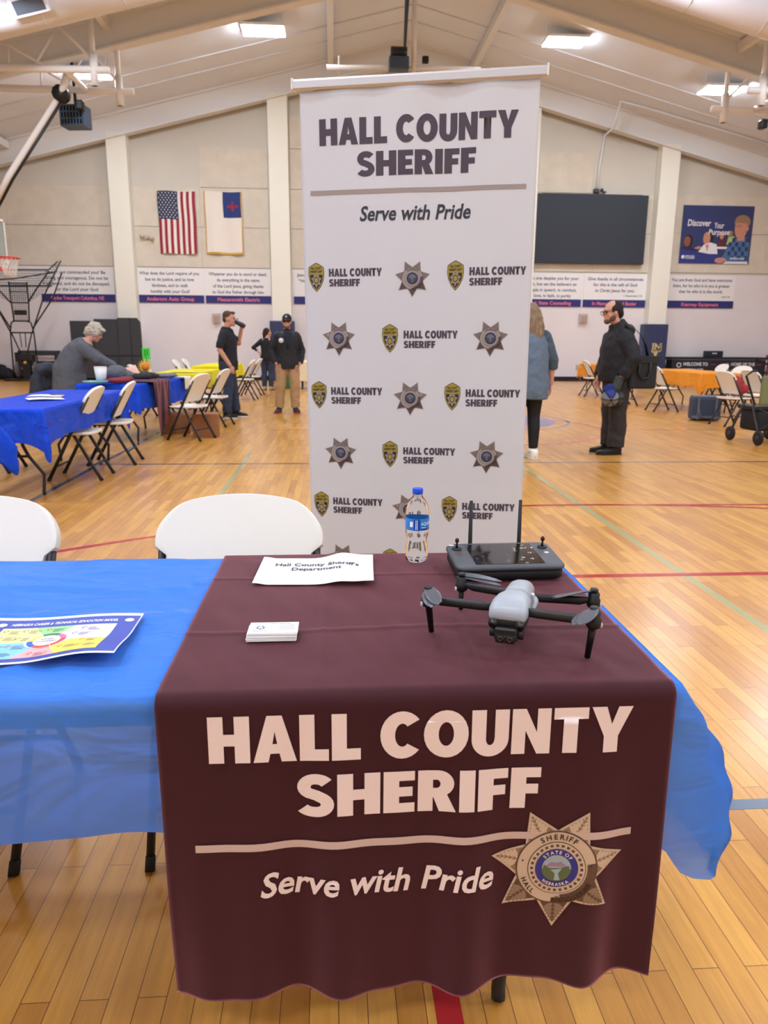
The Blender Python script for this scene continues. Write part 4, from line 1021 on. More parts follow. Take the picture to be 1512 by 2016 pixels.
M_BOXB = mat('beige_speaker_plastic', rgb(196, 180, 168), .6)
for x, z, w_, l in ((-3.72, 1.94, .24, 'small beige wall speaker behind the drinking person'), (8.29, 2.04, .27, 'small beige wall speaker left of the person in the black coat')):
    t = thing('wall_speaker', l, 'speaker', (x, YF - .02, z), 0, 'beige wall speakers')
    MB().box((0, -.05, 0), (w_, .1, .3)).build('housing', M_BOXB, t, bevel=.015); MB().box((0, -.102, -.02), (w_ * .8, .008, .2)).build('grille', M_BOXG, t, bevel=.004)
el = thing('emergency_light', 'twin head emergency light left of the striped flag', 'emergency light', (-5.75, YF - .02, 4.36), 0)
MB().box((0, -.05, 0), (.14, .08, .09)).build('battery_box', M_BOXB, el, bevel=.01)
for s in (-1, 1): MB().lathe([(.0, -.13), (.055, -.13), (.065, -.05), (.03, 0), (.0, 0)], (s * .15, -.02, .03 - .06 * (s > 0)), 14, 0, None, 'y').build('lamp_head', M_BOXB, el)
ou = thing('wall_outlet', 'small wall outlet with cord low on the far wall beside the denim shirt person', 'outlet', (8.22, YF - .01, .45), 0)
MB().box((0, -.012, 0), (.13, .02, .16)).build('cover_plate', M_BOXB, ou, bevel=.004); MB().tube([(0, -.03, -.02), (.05, -.06, -.1), (.1, -.05, -.3), (.08, -.06, -.43)], .012, 6).build('cord', M_BOXB, ou)
# padded column wraps
M_PAD = mat('navy_vinyl_pad', rgb(46, 56, 92), .45)
for x, l, em in ((-1.62, 'navy column pad behind the capped person', False), (10.66, 'navy column pad with gold emblem behind the black shoulder bag', True)):
    t = thing('column_pad', l, 'wall pad', (x, YF - .4, .02), 0, 'navy pads on the columns')
    p_ = MB().box((0, -.05, .92), (.74, .1, 1.84)).build('front_pad', M_PAD, t, bevel=.03, seg=3)
    for s in (-1, 1): MB().box((s * .345, .2, .92), (.09, .4, 1.84)).build('side_pad', M_PAD, t, bevel=.02)
    if em:
        d = Deco(); d.text('L', -.06, .98, .26, 0, 0, 1, 'c').text('N', .07, .98, .26, 0, 0, 1, 'c').poly([(-.09, .98), (.09, .98), (.0, .72)], 0, 0).poly([(-.17, 1.0), (-.09, 1.0), (-.05, .92), (-.12, .92)], 0, 0).poly([(.17, 1.22), (.17, 1.0), (.12, .92), (.1, 1.0), (.12, 1.22)], 0, 0)
        d.build('gold_emblem', mat('gold_print', rgb(196, 180, 120), .5), p_, lambda u, v, q: Vector((u, -.102 - q, v)))
# folded dark divider on wheels
M_DIV = mat('charcoal_divider', rgb(54, 56, 62), .6)
dv = thing('room_divider', 'tall dark folded divider panels behind the grey haired person', 'divider', (-7.0, 23.95, 0), 0)
for i, (x0, x1, z1, y) in enumerate(((-1.07, -.33, 1.80, .05), (-.33, .38, 1.86, 0), (.385, .76, 1.90, -.04), (.765, 1.07, 1.90, -.02))):
    zz = z1
    if i == 3: poly = [(x0, .06), (x1 + .02, .06), (x1, z1 - .12), (x1 - .1, z1), (x0, z1)]
    else: poly = [(x0, .06), (x1, .06), (x1, z1), (x0, z1)]
    b = MB(); n = len(poly); vs = [(a, y - .05, c) for a, c in poly] + [(a, y + .05, c) for a, c in poly]
    b.add(vs, [tuple(range(n)), tuple(range(2 * n - 1, n - 1, -1))] + [(k, (k + 1) % n, n + (k + 1) % n, n + k) for k in range(n)], 0, False)
    q = b.build('panel', M_DIV, dv, bevel=.012)
    if i > 0: MB().box(((x0 + x1) / 2, y - .053, .76), (x1 - x0 - .02, .01, .03)).build('seam_strip', M_BLACKRUB, q)
    for x in (x0 + .06, x1 - .06): MB().lathe([(.0, -.02), (.045, -.02), (.045, .02), (.0, .02)], (x, y, .045), 12, 0, None, 'x').build('wheel', M_BLACKRUB, q)
# small bleacher and black bag at the left wall corner
M_ROSE = mat('rose_bench_board', rgb(186, 140, 136), .5)
bl = thing('bench_bleacher', 'low dark bleacher with rose coloured boards behind the black net machine', 'bleacher', (-9.2, 24.25, 0), 0)
for k, (z, m_) in enumerate(((.2, M_DIV), (.34, M_ROSE), (.5, M_DIV), (.66, M_ROSE), (.82, M_DIV))):
    MB().box((0, -.25 + k * .08, z), (1.3, .06, .15 if m_ is M_DIV else .07)).build('bench_board', m_, bl, bevel=.01)
for s in (-1, 1): MB().box((s * .6, 0, .42), (.06, .5, .84)).build('end_frame', M_BLACKMET, bl, bevel=.01)
bg = MB()
for c, r in (((0, 0, .18), (.38, .25, .2)), ((-.3, .05, .17), (.3, .22, .19)), ((.28, 0, .12), (.2, .2, .13)), ((-.05, .05, .33), (.2, .16, .14))): bg.ball(c, r)
o = bg.build('duffel_bag', mat('black_nylon', rgb(22, 23, 28), .7), None, remesh=.02, smooth=3, displace=(.05, .12)); o.location = (-10.35, 24.2, .01); tag(o, 'black bag lying on the floor left of the net machine', 'bag')
# scorer table
M_BLKPANEL = mat('black_panel', rgb(30, 32, 46), .5); M_WTEXT = mat('white_print', rgb(226, 228, 232), .5); M_REDPR = mat('red_print', rgb(176, 60, 80), .5); M_TANPR = mat('tan_print', rgb(150, 130, 84), .5)
st = thing('scorer_table', 'dark scorer table with welcome lettering by the far wall on the right', 'scorer table', (12.78, 24.25, 0), 0)
MB().box((0, .12, .77), (3.3, .55, .08)).build('table_top', M_BLKPANEL, st, bevel=.01)
pf = MB().box((0, -.1, .40), (3.22, .04, .64)).build('front_panel', M_BLKPANEL, st, bevel=.005)
for s in (-1, 1): MB().box((s * 1.55, .12, .36), (.08, .45, .72)).build('leg', M_BLACKMET, st)
d = Deco(); d.text('WELCOME TO', -1.22, .53, .11, 0, 0, 1, 'l', fit=.85).text('HOME OF THE', .42, .53, .11, 0, 0, 1, 'l', fit=.82).text('LINCOLN GYM', -1.22, .38, .06, 0, 0, 1, 'l', fit=.7).text('LIGHT', .35, .24, .16, 0, 0, 1, 'l', fit=.42).text('NATION', .86, .24, .16, 0, 0, 1, 'l', fit=.5)
d.rect(-.28, .56, -.08, .58, 1, 0).rect(1.3, .56, 1.48, .58, 1, 0).ell(-1.36, .55, .08, .08, 0, 0).ell(-1.36, .55, .055, .055, 3, 1).ell(.3, .58, .05, .05, 2, 0).ell(.81, .32, .045, .12, 2, 0)
d.build('printed_lettering', [M_WTEXT, M_REDPR, M_TANPR, M_BLKPANEL], pf, lambda u, v, q: Vector((u, -.1215 - q, v)))
sb = thing('scoreboard_console', 'black console box standing on the scorer table', 'console', (12.66, 24.35, .812), 0)
MB().box((0, 0, .1), (.6, .2, .2)).build('case', M_BLKPANEL, sb, bevel=.02); MB().box((0, -.102, .12), (.16, .006, .03)).build('badge_plate', M_WTEXT, sb)
rc = thing('red_rack', 'red and black rack at the right edge beside the scorer table', 'rack', (14.75, 24.1, 0), 0)
for x in (-.3, .3): MB().tube([(x, 0, 0), (x, 0, .9), (x * .5, 0, 1.0)], .02, 8).build('post', M_BLACKMET, rc)
for z in (.3, .6, .85): MB().box((.0, 0, z), (.62, .3, .08)).build('red_shelf', mat('rack_red', rgb(160, 40, 56), .5) if z == .3 else bpy.data.materials['rack_red'], rc, bevel=.01)
# ------------------------------------------------------------------ hoops, overhead gear, ball machine
M_ORANGE = mat('rim_orange_red', rgb(204, 60, 50), .45); M_NETW = mat('white_net_cord', rgb(228, 220, 210), .8)
M_BBGLASS = mat('backboard_glass', rgb(206, 216, 214), .08, trans=.75, ior=1.1)
def pipe(name, pts, r, parent, m=None): return MB().tube(pts, r, 10).build(name, m or M_STEELW, parent)
def hoop(sgn, x0, label):
    """ceiling-hung side hoop: sgn +1 = board faces +x; x0 = inner end of the pipe frame"""
    t = thing('ceiling_hoop', label, 'basketball hoop', (x0, 18, 0), 0)
    s = sgn
    ya, yb = -.6, .75
    xa, xb = -s * .1, s * .05
    for y, xe in ((ya, xa), (yb, xb)):
        pipe('cross_pipe', [(xe, y, 6.72), (-s * 3.4, y, 6.72)], .075, t)
        xv = xe - s * .32
        pipe('drop_pipe', [(xv, y, 6.42), (xv, y, ceil_z(x0 + xv) - .05)], .06, t)
        pipe('drop_sleeve', [(xv, y, 6.42), (xv, y, 7.05)], .085, t)
        pipe('strut', [(xv - s * .05, y, 6.95), (xv - s * .95, y, ceil_z(x0 + xv - s * .95) - .1)], .03, t)
        pipe('strut', [(xv - s * 1.2, y, 6.76), (xv - s * .75, y, 7.4)], .025, t)
        pipe('strut', [(xv - s * .95, y, 6.74), (xv - s * 1.7, y, 7.15), (-s * 3.4, y, 7.2)], .022, t)
        pipe('strut', [(xv - s * 1.7, y, 7.15), (xv - s * 1.7, y, 6.76)], .022, t)
    MB().box((-s * .42, .08, ceil_z(x0 - s * .42) - .14), (.14, 2.6, .22), 0).build('roof_bracket', M_STEELW, t, bevel=.01)
    pipe('tie_bar', [(-s * 1.0, ya, 6.72), (-s * 1.0, yb, 6.72)], .06, t)
    # mast to the board
    xm = -s * 1.32
    pipe('mast', [(xm + s * .25, -.3, 6.72), (xm, 0, 6.42), (-s * 2.62, .1, 4.78), (-s * 3.2, .3, 4.0)], .07, t)
    pipe('mast_cable', [(xm + s * .08, -.02, 6.36), (-s * 2.56, .12, 4.7), (-s * 3.15, .3, 3.92)], .028, t, M_BLACKMET)
    w_ = pipe('winch', [(xm, -.1, 6.42), (xm, .12, 6.42)], .17, t, M_BLACKMET)
    MB().box((xm + s * .28, .35, 6.3), (.16, .2, .2)).build('pulley_block', M_BLACKMET, t, bevel=.03)
    return t
hl = hoop(1, -4.5, 'white pipe frame and hoop hanging from the roof on the left')
# board, rim and net of the left hoop
bx = -7.78 + 4.5
fr = MB()
for (y0, z0, y1, z1) in ((-.92, 2.92, .92, 2.92), (-.92, 3.97, .92, 3.97), (-.92, 2.92, -.92, 3.97), (.92, 2.92, .92, 3.97)): MB().box((bx, .2 + (y0 + y1) / 2, (z0 + z1) / 2), (.05, abs(y1 - y0) + .05, abs(z1 - z0) + .05)).build('board_frame', M_STEELW, hl)
MB().box((bx, .2, 3.445), (.015, 1.8, 1.02)).build('glass_board', M_BBGLASS, hl)
MB().box((bx + .03, .2, 3.05), (.04, .3, .3)).build('rim_plate', M_ORANGE, hl)
MB().box((bx + .028, .2, 2.86), (.05, 1.9, .09)).build('edge_pad', M_ORANGE, hl)
rim = MB().tube([(bx + .42 + .228 * cos(2 * pi * k / 32), .2 + .228 * sin(2 * pi * k / 32), 3.05) for k in range(33)], .018, 8).build('rim', M_ORANGE, hl)
MB().box((bx + .12, .2, 3.03), (.2, .12, .05)).build('rim_brace', M_ORANGE, hl)
nt_ = MB()
for k in range(14):
    for sg in (-1, 1):
        pts = []
        for i in range(6):
            q = i / 5; a = 2 * pi * (k + sg * i * .5) / 14; r = .225 - .11 * q ** .7
            pts.append((bx + .42 + r * cos(a), .2 + r * sin(a), 3.04 - .42 * q))
        nt_.tube(pts, .007, 5)
tag(nt_.build('net', M_NETW, rim), kind='stuff')
hoop(-1, 9.12, 'white pipe frame and hoop gear hanging from the roof on the right')
# crate-like projector cage under the left frame
M_CAGE = mat('slate_blue_steel', rgb(64, 82, 104), .5)
cg = thing('projector_cage', 'slate blue slotted cage hanging under the left hoop frame', 'cage', (-5.74, 18.9, 5.93), radians(-8))
MB().box((0, 0, .22), (.54, .02, .44)).build('back_plate', M_CAGE, cg)
for z in (0.02, .15, .29, .42): MB().box((0, -.2, z), (.54, .42, .03)).build('cage_rail', M_CAGE, cg)
for k in range(8): MB().box((-.25 + k * .0714, -.4, .22), (.03, .02, .44)).build('cage_slat', M_CAGE, cg)
MB().box((-.27, -.2, .22), (.015, .4, .44)).build('side_plate', M_CAGE, cg); MB().box((.27, -.2, .22), (.015, .4, .44)).build('side_plate', M_CAGE, cg)
MB().tube([(0, -.15, .44), (0, -.15, .8), (-.05, -.1, ceil_z(-5.74) - 5.93)], .035, 8).build('hanger_pole', M_BLACKMET, cg)
# centre gear near the ridge of the far end
cgz = thing('ceiling_winch', 'dark motor winch and white pipe truss hanging near the roof ridge', 'winch', (1.82, 20.5, 7.88), 0)
MB().tube([(-1.92, 0, .04), (1.96, 0, .1)], .06, 8).build('cross_pipe', M_STEELW, cgz)
MB().tube([(-1.45, 0, -.18), (-.45, 0, -.16)], .045, 8).build('lower_pipe', M_STEELW, cgz)
for a, b in (((-1.6, -.15), (-1.6, .3)), ((-1.6, -.16), (-.6, .06)), ((.5, .08), (1.0, -.1))): MB().tube([(a[0], 0, a[1]), (b[0], 0, b[1])], .03, 8).build('strut', M_STEELW, cgz)
MB().tube([(.26, -.1, -.25), (.26, -.1, 2.05)], .06, 8).build('drop_pipe', M_STEELW, cgz)
MB().box((-.12, -.12, .12), (.5, .3, .3)).build('motor', M_CAGE, cgz, bevel=.03); MB().lathe([(.0, -.2), (.13, -.2), (.13, .2), (.0, .2)], (-.12, -.12, .38), 14, 0, None, 'x').build('drum', M_BLACKMET, cgz)
MB().tube([(.02, -.1, .3), (.06, -.1, 1.3), (.1, -.1, 2.04)], [.03, .05, .07], 10).build('drive_shaft', M_CAGE, cgz)
MB().box((.55, -.1, .24), (.16, .12, .16)).build('limit_switch', M_BLACKMET, cgz, bevel=.02)

# ball return machine with its funnel net
def net_material():
    m = bpy.data.materials.new('black_netting'); m.use_nodes = True; nt = m.node_tree; N = nt.nodes; L = nt.links
    p = N['Principled BSDF']; p.inputs['Base Color'].default_value = rgb(44, 44, 48); p.inputs['Roughness'].default_value = .8
    x = N.new('ShaderNodeBsdfTransparent'); mx = N.new('ShaderNodeMixShader'); tc = N.new('ShaderNodeTexCoord'); sp = N.new('ShaderNodeSeparateXYZ'); L.new(tc.outputs['Object'], sp.inputs[0])
    vals = []
    for ax in ('X', 'Z'):
        a = N.new('ShaderNodeMath'); a.operation = 'MULTIPLY'; a.inputs[1].default_value = 16; L.new(sp.outputs[ax], a.inputs[0])
        b = N.new('ShaderNodeMath'); b.operation = 'FRACT'; L.new(a.outputs[0], b.inputs[0])
        c = N.new('ShaderNodeMath'); c.operation = 'LESS_THAN'; c.inputs[1].default_value = .16; L.new(b.outputs[0], c.inputs[0]); vals.append(c)
    o = N.new('ShaderNodeMath'); o.operation = 'MAXIMUM'; L.new(vals[0].outputs[0], o.inputs[0]); L.new(vals[1].outputs[0], o.inputs[1])
    L.new(o.outputs[0], mx.inputs[0]); L.new(x.outputs[0], mx.inputs[1]); L.new(p.outputs[0], mx.inputs[2]); L.new(mx.outputs[0], N['Material Output'].inputs[0])
    return m
M_NET = net_material()
bm_ = thing('ball_machine', 'tall black ball return machine with funnel net at the left wall', 'ball machine', (-9.35, 23.5, 0), 0)
def bar(n, pts, r=.022): return MB().tube(pts, r, 8).build(n, M_BLACKMET, bm_)
bar('base_frame', [(-.5, -.3, .04), (.45, -.3, .04), (.45, .3, .04), (-.5, .3, .04), (-.5, -.3, .04)], .035)
for x in (-.32, .36): bar('upright', [(x * 1.1, 0, .05), (x, 0, 1.45), (x * .85, 0, 1.72), (x * .6, 0, 1.76)])
bar('crossbar', [(-.3, 0, 1.43), (.36, 0, 1.43)]); bar('crossbar', [(-.22, 0, 1.77), (.24, 0, 1.77)])
for x in (-.2, .24): bar('ladder_rail', [(x, .05, 1.76), (x * 1.15, .05, 2.3), (x * 1.2, .05, 2.9)])
for z in (2.3, 2.62, 2.86): bar('crossbar', [(-.22, .05, z), (.27, .05, z)], .018)
MB().box((.02, .03, 2.02), (.36, .06, .14)).build('dark_block', M_BLACKMET, bm_, bevel=.02)
for s in (-1, 1):
    bar('brace', [(s * .3, 0, 1.43), (s * .02 + .03, -.02, .6)]); bar('chute_rod', [(s * .08 + .02, .02, 1.42), (s * .06 + .02, .02, 1.0)], .014)
    bar('net_arm', [(s * .32, 0, 1.45), (s * .78, -.05, 2.5), (s * 1.12 + (.25 if s > 0 else 0), -.1, 3.5)]); bar('net_arm', [(s * .32, .05, 1.55), (s * .9, .3, 2.45), (s * 1.1 + .1, .4, 3.2)])
    bar('net_arm', [(s * .25, .05, 2.3), (s * .6, 0, 2.75), (s * .98, -.05, 3.2)])
bar('hoop_bar', [(-1.1, -.1, 3.22), (1.0, -.1, 3.24), (1.28, -.1, 3.48)], .02); bar('hoop_bar', [(-1.15, .2, 2.78), (.95, .2, 2.8)], .02); bar('hoop_bar', [(-1.1, .3, 2.95), (-.2, .3, 3.0), (1.0, .3, 3.2)], .018)
MB().box((.1, 0, .7), (.4, .3, .22)).build('motor_box', M_BLACKMET, bm_, bevel=.03); MB().box((.08, -.02, .35), (.22, .2, .6)).build('ball_chute', M_BLACKMET, bm_, bevel=.03)
MB().ball((.08, -.16, .55), .05).build('amber_knob', mat('amber_lamp', rgb(214, 150, 70), .4), bm_)
for s in (-1, 1): MB().lathe([(.0, -.03), (.2, -.03), (.24, 0), (.2, .03), (.0, .03)], (s * .27 + .08, -.05, .35), 24, 0, None, 'x').build('ball_wheel', mat('grey_rubber', rgb(96, 92, 90), .7) if s < 0 else bpy.data.materials['grey_rubber'], bm_)
nb = MB()
nb.add([(-1.1, -.1, 3.22), (1.0, -.1, 3.24), (.96, .2, 2.8), (-1.15, .2, 2.78)], [(0, 1, 2, 3)], 0, False)
nb.add([(-1.15, .2, 2.78), (.96, .2, 2.8), (.28, .05, 2.3), (-.25, .05, 2.3)], [(0, 1, 2, 3)], 0, False)
nb.add([(1.0, -.1, 3.24), (1.28, -.1, 3.48), (1.0, .2, 2.8)], [(0, 1, 2)], 0, False)
nb.add([(-.22, .05, 2.86), (.27, .05, 2.86), (.27, .05, 1.78), (-.22, .05, 1.78)], [(0, 1, 2, 3)], 0, False)
tag(nb.build('funnel_net', M_NET, bm_), kind='stuff')
# ------------------------------------------------------------------ tables, chairs and things out in the hall
def laid_table(cx, cy, rz, L_, W_, m, drop, tl, cl_label, seed, flare=.05, cdrop=.08, legs=True):
    """folding table lengthwise along local x, plus the cloth lying on it"""
    folding_table((cx, cy, 0), rz, L_, W_, tl)
    c = drape(-L_ / 2, L_ / 2, -W_ / 2, W_ / 2, .738, drop, step=.05, flare=(flare,) * 4, cdrop=(cdrop,) * 4, rip=.008, seed=seed, wr=.004, rows=12, mr=20).build('tablecloth', m)
    c.location = (cx, cy, 0); c.rotation_euler = (0, 0, rz); return tag(c, cl_label, 'tablecloth', 'plastic tablecloths around the hall')
H2 = pi / 2
laid_table(-2.655, 7.09, H2, 2.28, .76, M_BLUEPL2, .25, 'folding table under the royal blue cloth left of two white chairs', 'royal blue tablecloth on the left table with two white chairs in front', 11, .06, .17)
laid_table(-2.70, 4.12, H2, 2.2, .76, M_BLUEPL2, .25, 'folding table mostly outside the left edge of the photo', 'royal blue tablecloth whose corner hangs into the left edge of the photo', 12, .12, .16)
T2R = H2 - radians(10)
laid_table(-2.60, 10.2, T2R, 1.83, .76, M_BLUEPL2, .3, 'folding table under the craft items with the striped scarf', 'royal blue tablecloth on the table with knitted items and striped scarf', 13, .04, .05)
laid_table(-2.52, 13.1, H2, 2.2, .76, M_YELLOWPL, .25, 'folding table under the nearer yellow cloth', 'yellow tablecloth on the nearer yellow table by the drinking person', 14)
laid_table(-2.50, 16.7, H2, 2.2, .76, M_YELLOWPL, .25, 'folding table under the farther yellow cloth', 'yellow tablecloth on the farther yellow table behind the drinking person', 15)
laid_table(-.15, 20.2, 0, 1.83, .76, M_CREAM, .52, 'folding table under the cream cloth behind the capped person', 'cream tablecloth on the table half hidden by the tall white banner', 16, .03, .03)
laid_table(7.05, 14.25, H2, 2.2, .76, M_ORANGEPL, .26, 'folding table under the nearer orange cloth', 'orange tablecloth on the nearer orange table right of the black shoulder bag', 17, .07, .15)
laid_table(6.75, 17.9, H2, 2.2, .76, M_ORANGEPL, .3, 'folding table under the farther orange cloth', 'orange tablecloth on the farther orange table behind the person in the black coat', 18)

GC = 'white folding chairs out in the hall'
for x, y, rz, l in (
    (-2.38, 7.04, H2, 'white folding chair at the royal blue table, nearest of the two in front'),
    (-2.30, 7.88, H2 + .05, 'white folding chair at the royal blue table, farther of the two in front'),
    (-1.86, 9.78, H2 - .35, 'white folding chair with boxes behind it, right of the striped scarf'),
    (-1.80, 11.35, H2 - .2, 'white folding chair directly left of the drinking person'),
    (-2.04, 13.65, H2 - .15, 'white folding chair beside the nearer yellow table, partly behind the drinking person'),
    (-1.92, 16.4, H2 - .1, 'white folding chair right of the drinking person, nearest of the two there'),
    (-1.90, 17.75, H2 - .1, 'white folding chair right of the drinking person, farthest of the two there'),
    (-3.36, 7.45, -H2, 'white folding chair on the far left side of the royal blue table'),
    (-3.22, 13.0, -H2, 'white folding chair on the left side of the yellow tables, nearest of four'),
    (-3.22, 13.9, -H2, 'white folding chair on the left side of the yellow tables, second nearest of four'),
    (-3.16, 16.3, -H2, 'white folding chair on the left side of the yellow tables, third nearest of four'),
    (-3.16, 17.3, -H2, 'white folding chair on the left side of the yellow tables, farthest of four'),
    (6.25, 13.75, -H2, 'white folding chair at the orange table beside the black shoulder bag'),
    (5.98, 15.0, -H2, 'white folding chair mostly hidden behind the black shoulder bag'),
    (6.22, 17.6, -H2, 'white folding chair left of the person in the black coat'),
    (7.85, 15.0, H2, 'white folding chair behind the nearer orange table, left of the two there'),
    (7.62, 13.75, H2 + .3, 'white folding chair behind the nearer orange table, right of the two there'),
    (6.30, 11.35, -1.42, 'white folding chair next to the dark blue cooler bag'),
    (7.02, 11.9, -1.42, 'white folding chair partly hidden by the olive chair seat at the right edge')):
    dup(chair0, (x, y, 0), rz, l, GC)

# papers on the royal blue table, and bits on the yellow one
for (x, y, rz, l) in ((-2.58, 6.85, .5, 'white sheet of paper on the left royal blue table, nearer one'), (-2.70, 7.2, .2, 'white sheet of paper on the left royal blue table, farther one')):
    o = MB().grid(lambda a, b: ((a - .5) * .30, (b - .5) * .22, .004 * sin(a * 5)), 8, 6).build('paper_sheet', M_PAPER, None, solid=.0008); o.location = (x, y, .752); o.rotation_euler = (0, 0, rz); tag(o, l, 'paper', 'papers on the royal blue table')
o = MB().box((0, 0, .004), (.12, .04, .008)).build('pen_bundle', M_BLACKMET, None, bevel=.003); o.location = (-2.60, 7.22, .757); tag(o, 'dark pens lying by the papers on the left royal blue table', 'pens')
o = MB().grid(lambda a, b: ((a - .5) * .42, (b - .5) * .3, .006 * sin(a * 4)), 8, 6).build('paper_sheet', mat('yellow_flyer', rgb(236, 226, 120), .6), None, solid=.001); o.location = (-2.45, 12.55, .752); tag(o, 'pale sheet of paper on the nearer yellow table', 'paper')

# craft items on the table with the scarf
def on2(x, y, z=.752): return (x, y, z)
M_CUP = mat('paper_cup_white', rgb(228, 228, 232), .5)
o = thing('paper_cup', 'tall white paper cup on the craft table in front of the grey haired person', 'cup', on2(-2.83, 9.35)); MB().lathe([(.0, 0), (.055, 0), (.075, .19), (.068, .19), (.05, .01)], n=24).build('cup_body', M_CUP, o); MB().lathe([(.073, .186), (.078, .19), (.073, .194)], n=24, caps=False).build('rim', M_CUP, o)
o = MB().lathe([(.0, 0), (.1, 0), (.15, .022), (.148, .026), (.1, .006), (.0, .006)], n=28).build('plate', mat('cyan_plate', rgb(90, 176, 200), .4)); o.location = on2(-2.84, 9.42 - .27, .756); tag(o, 'cyan plate at the near end of the craft table', 'plate')
def lump(name, m, loc, balls, label, cat, vox=.012, disp=(.02, .05)):
    b = MB()
    for c, r in balls: b.ball(c, r)
    o = b.build(name, m, None, remesh=vox, smooth=2, displace=disp); o.location = loc; return tag(o, label, cat)
lump('folded_cloth', mat('crimson_knit', rgb(128, 44, 58), .9), on2(-2.62, 9.33), [((0, 0, .03), (.16, .1, .035)), ((.08, .04, .04), (.1, .08, .035))], 'crimson folded knit at the near end of the craft table', 'knitwear')
lump('fur_hat', mat('grey_fur', rgb(98, 102, 108), .95), on2(-2.74, 9.70, .762), [((0, 0, .09), (.14, .13, .1)), ((.1, .05, .06), (.1, .1, .07))], 'fluffy grey hat lying on the craft table', 'hat', disp=(.03, .02))
lump('knit_pile', mat('black_knit', rgb(34, 34, 38), .95), on2(-2.50, 9.82, .758), [((0, 0, .04), (.16, .12, .05)), ((.1, .12, .04), (.12, .1, .05))], 'black knitwear heap beside the grey fur hat on the craft table', 'knitwear')
lump('knit_pile', mat('brown_knit', rgb(60, 44, 42), .95), on2(-2.48, 10.25), [((0, 0, .04), (.15, .14, .05)), ((-.08, .1, .05), (.1, .1, .05))], 'dark brown knitwear under the pink cloth on the craft table', 'knitwear')
lump('knit_pile', mat('grey_knit', rgb(120, 118, 122), .95), on2(-2.36, 10.6), [((0, 0, .03), (.15, .1, .035)), ((.08, .1, .03), (.1, .1, .035))], 'pale grey knitwear at the far right of the craft table', 'knitwear')
o = MB().add([(-.1, -.05, .06), (.12, -.06, .02), (.03, .05, .14), (-.1, .06, .02), (.0, .0, .16), (-.13, 0, .09)], [(0, 1, 4), (1, 2, 4), (2, 3, 4), (3, 5, 4), (5, 0, 4), (0, 1, 2, 3, 5)], 0, True).build('folded_cloth', mat('pink_felt', rgb(226, 178, 164), .9), None, solid=.006, sub=1); o.location = on2(-2.66, 10.15, .80); tag(o, 'peaked pale pink felt on the craft table', 'cloth')
for x, y, l in ((-2.74, 10.52, 'glass jar on the craft table left of the orange flower'), (-2.86, 10.24, 'glass jar behind the pink felt on the craft table'), (-2.9, 10.75, 'glass jar at the far end of the craft table')):
    o = thing('glass_jar', l, 'jar', on2(x, y), 0, 'glass jars on the craft table'); MB().lathe([(.0, 0), (.045, 0), (.05, .02), (.05, .1), (.04, .12), (.04, .13), (.0, .13)], n=20).build('jar_body', mat('jar_glass', rgb(200, 206, 206), .08, trans=.7, ior=1.15), o); MB().lathe([(.0, .13), (.044, .13), (.044, .15), (.0, .15)], n=20).build('lid', M_BLACKMET, o)
lump('yarn_ball', mat('ash_yarn', rgb(70, 66, 64), .95), on2(-2.9, 9.95), [((0, 0, .06), (.1, .09, .06)), ((.1, .1, .05), (.1, .09, .05))], 'dark ash yarn near the hand of the grey haired person', 'yarn')
sf = thing('sun_flower_pick', 'orange flower with yellow spikes standing on the craft table', 'flower', on2(-2.66, 10.85))
MB().tube([(0, 0, 0), (0, 0, .1)], .012, 8).build('stem', M_BLACKMET, sf)
MB().prism([(q * cos(2 * pi * i / 36), .14 + q * sin(2 * pi * i / 36)) for i, q in ((i, .11 if i % 2 == 0 else .06) for i in range(36))], -.008, .008, 0, Matrix.Rotation(H2, 4, 'X')).build('spiky_petals', mat('spike_yellow', rgb(232, 190, 50), .6), sf)
MB().ball((0, -.01, .14), (.052, .03, .05)).build('flower_centre', mat('flower_orange', rgb(228, 132, 40), .6), sf)
gs = thing('green_sign', 'bright green card on a thin post on the craft table', 'sign', on2(-2.66, 10.95))
MB().tube([(0, 0, 0), (0, 0, .3)], .007, 8).build('post', M_BLACKMET, gs)
gcd = MB().box((0, 0, .32), (.11, .012, .16)).build('card', mat('neon_green', rgb(70, 214, 60), .5), gs, bevel=.004)
MB().box((-.015, -.008, .33), (.012, .006, .09)).build('printed_mark', mat('deep_green', rgb(30, 130, 40), .5), gcd); MB().box((.02, -.008, .34), (.012, .006, .07)).build('printed_mark', bpy.data.materials['deep_green'], gcd)
# striped scarf hanging over the side
def stripe_mat():
    m = mat('scarf_wool', rgb(120, 64, 72), .95); nt = m.node_tree; N = nt.nodes; L = nt.links
    tc = [n for n in N if n.type == 'TEX_COORD'][0]; wv = N.new('ShaderNodeTexWave'); wv.inputs['Scale'].default_value = 2.9; wv.bands_direction = 'X'; wv.inputs['Distortion'].default_value = .4
    r = N.new('ShaderNodeValToRGB'); r.color_ramp.elements[0].color = rgb(66, 54, 62); r.color_ramp.elements[1].color = rgb(136, 76, 82); r.color_ramp.elements[0].position = .4; r.color_ramp.elements[1].position = .55
    L.new(tc.outputs['UV'], wv.inputs['Vector']); L.new(tc.outputs['Object'], wv.inputs['Vector']); L.new(wv.outputs[0], r.inputs[0]); L.new(r.outputs[0], N['Principled BSDF'].inputs['Base Color']); return m
def scarf(a, b):
    s = b * 1.05; x = (a - .5) * .52
    if s < .35: return (x, .33 - s, .012 + .008 * sin(x * 30))
    q = s - .35; nar = 1 - .35 * q / .7
    return (x * nar + .06 * q, -.045 - .02 * sin(x * 24) * min(1, q * 4) - .02, .0 - q * (1.0 - .35 * (a)) + .0)
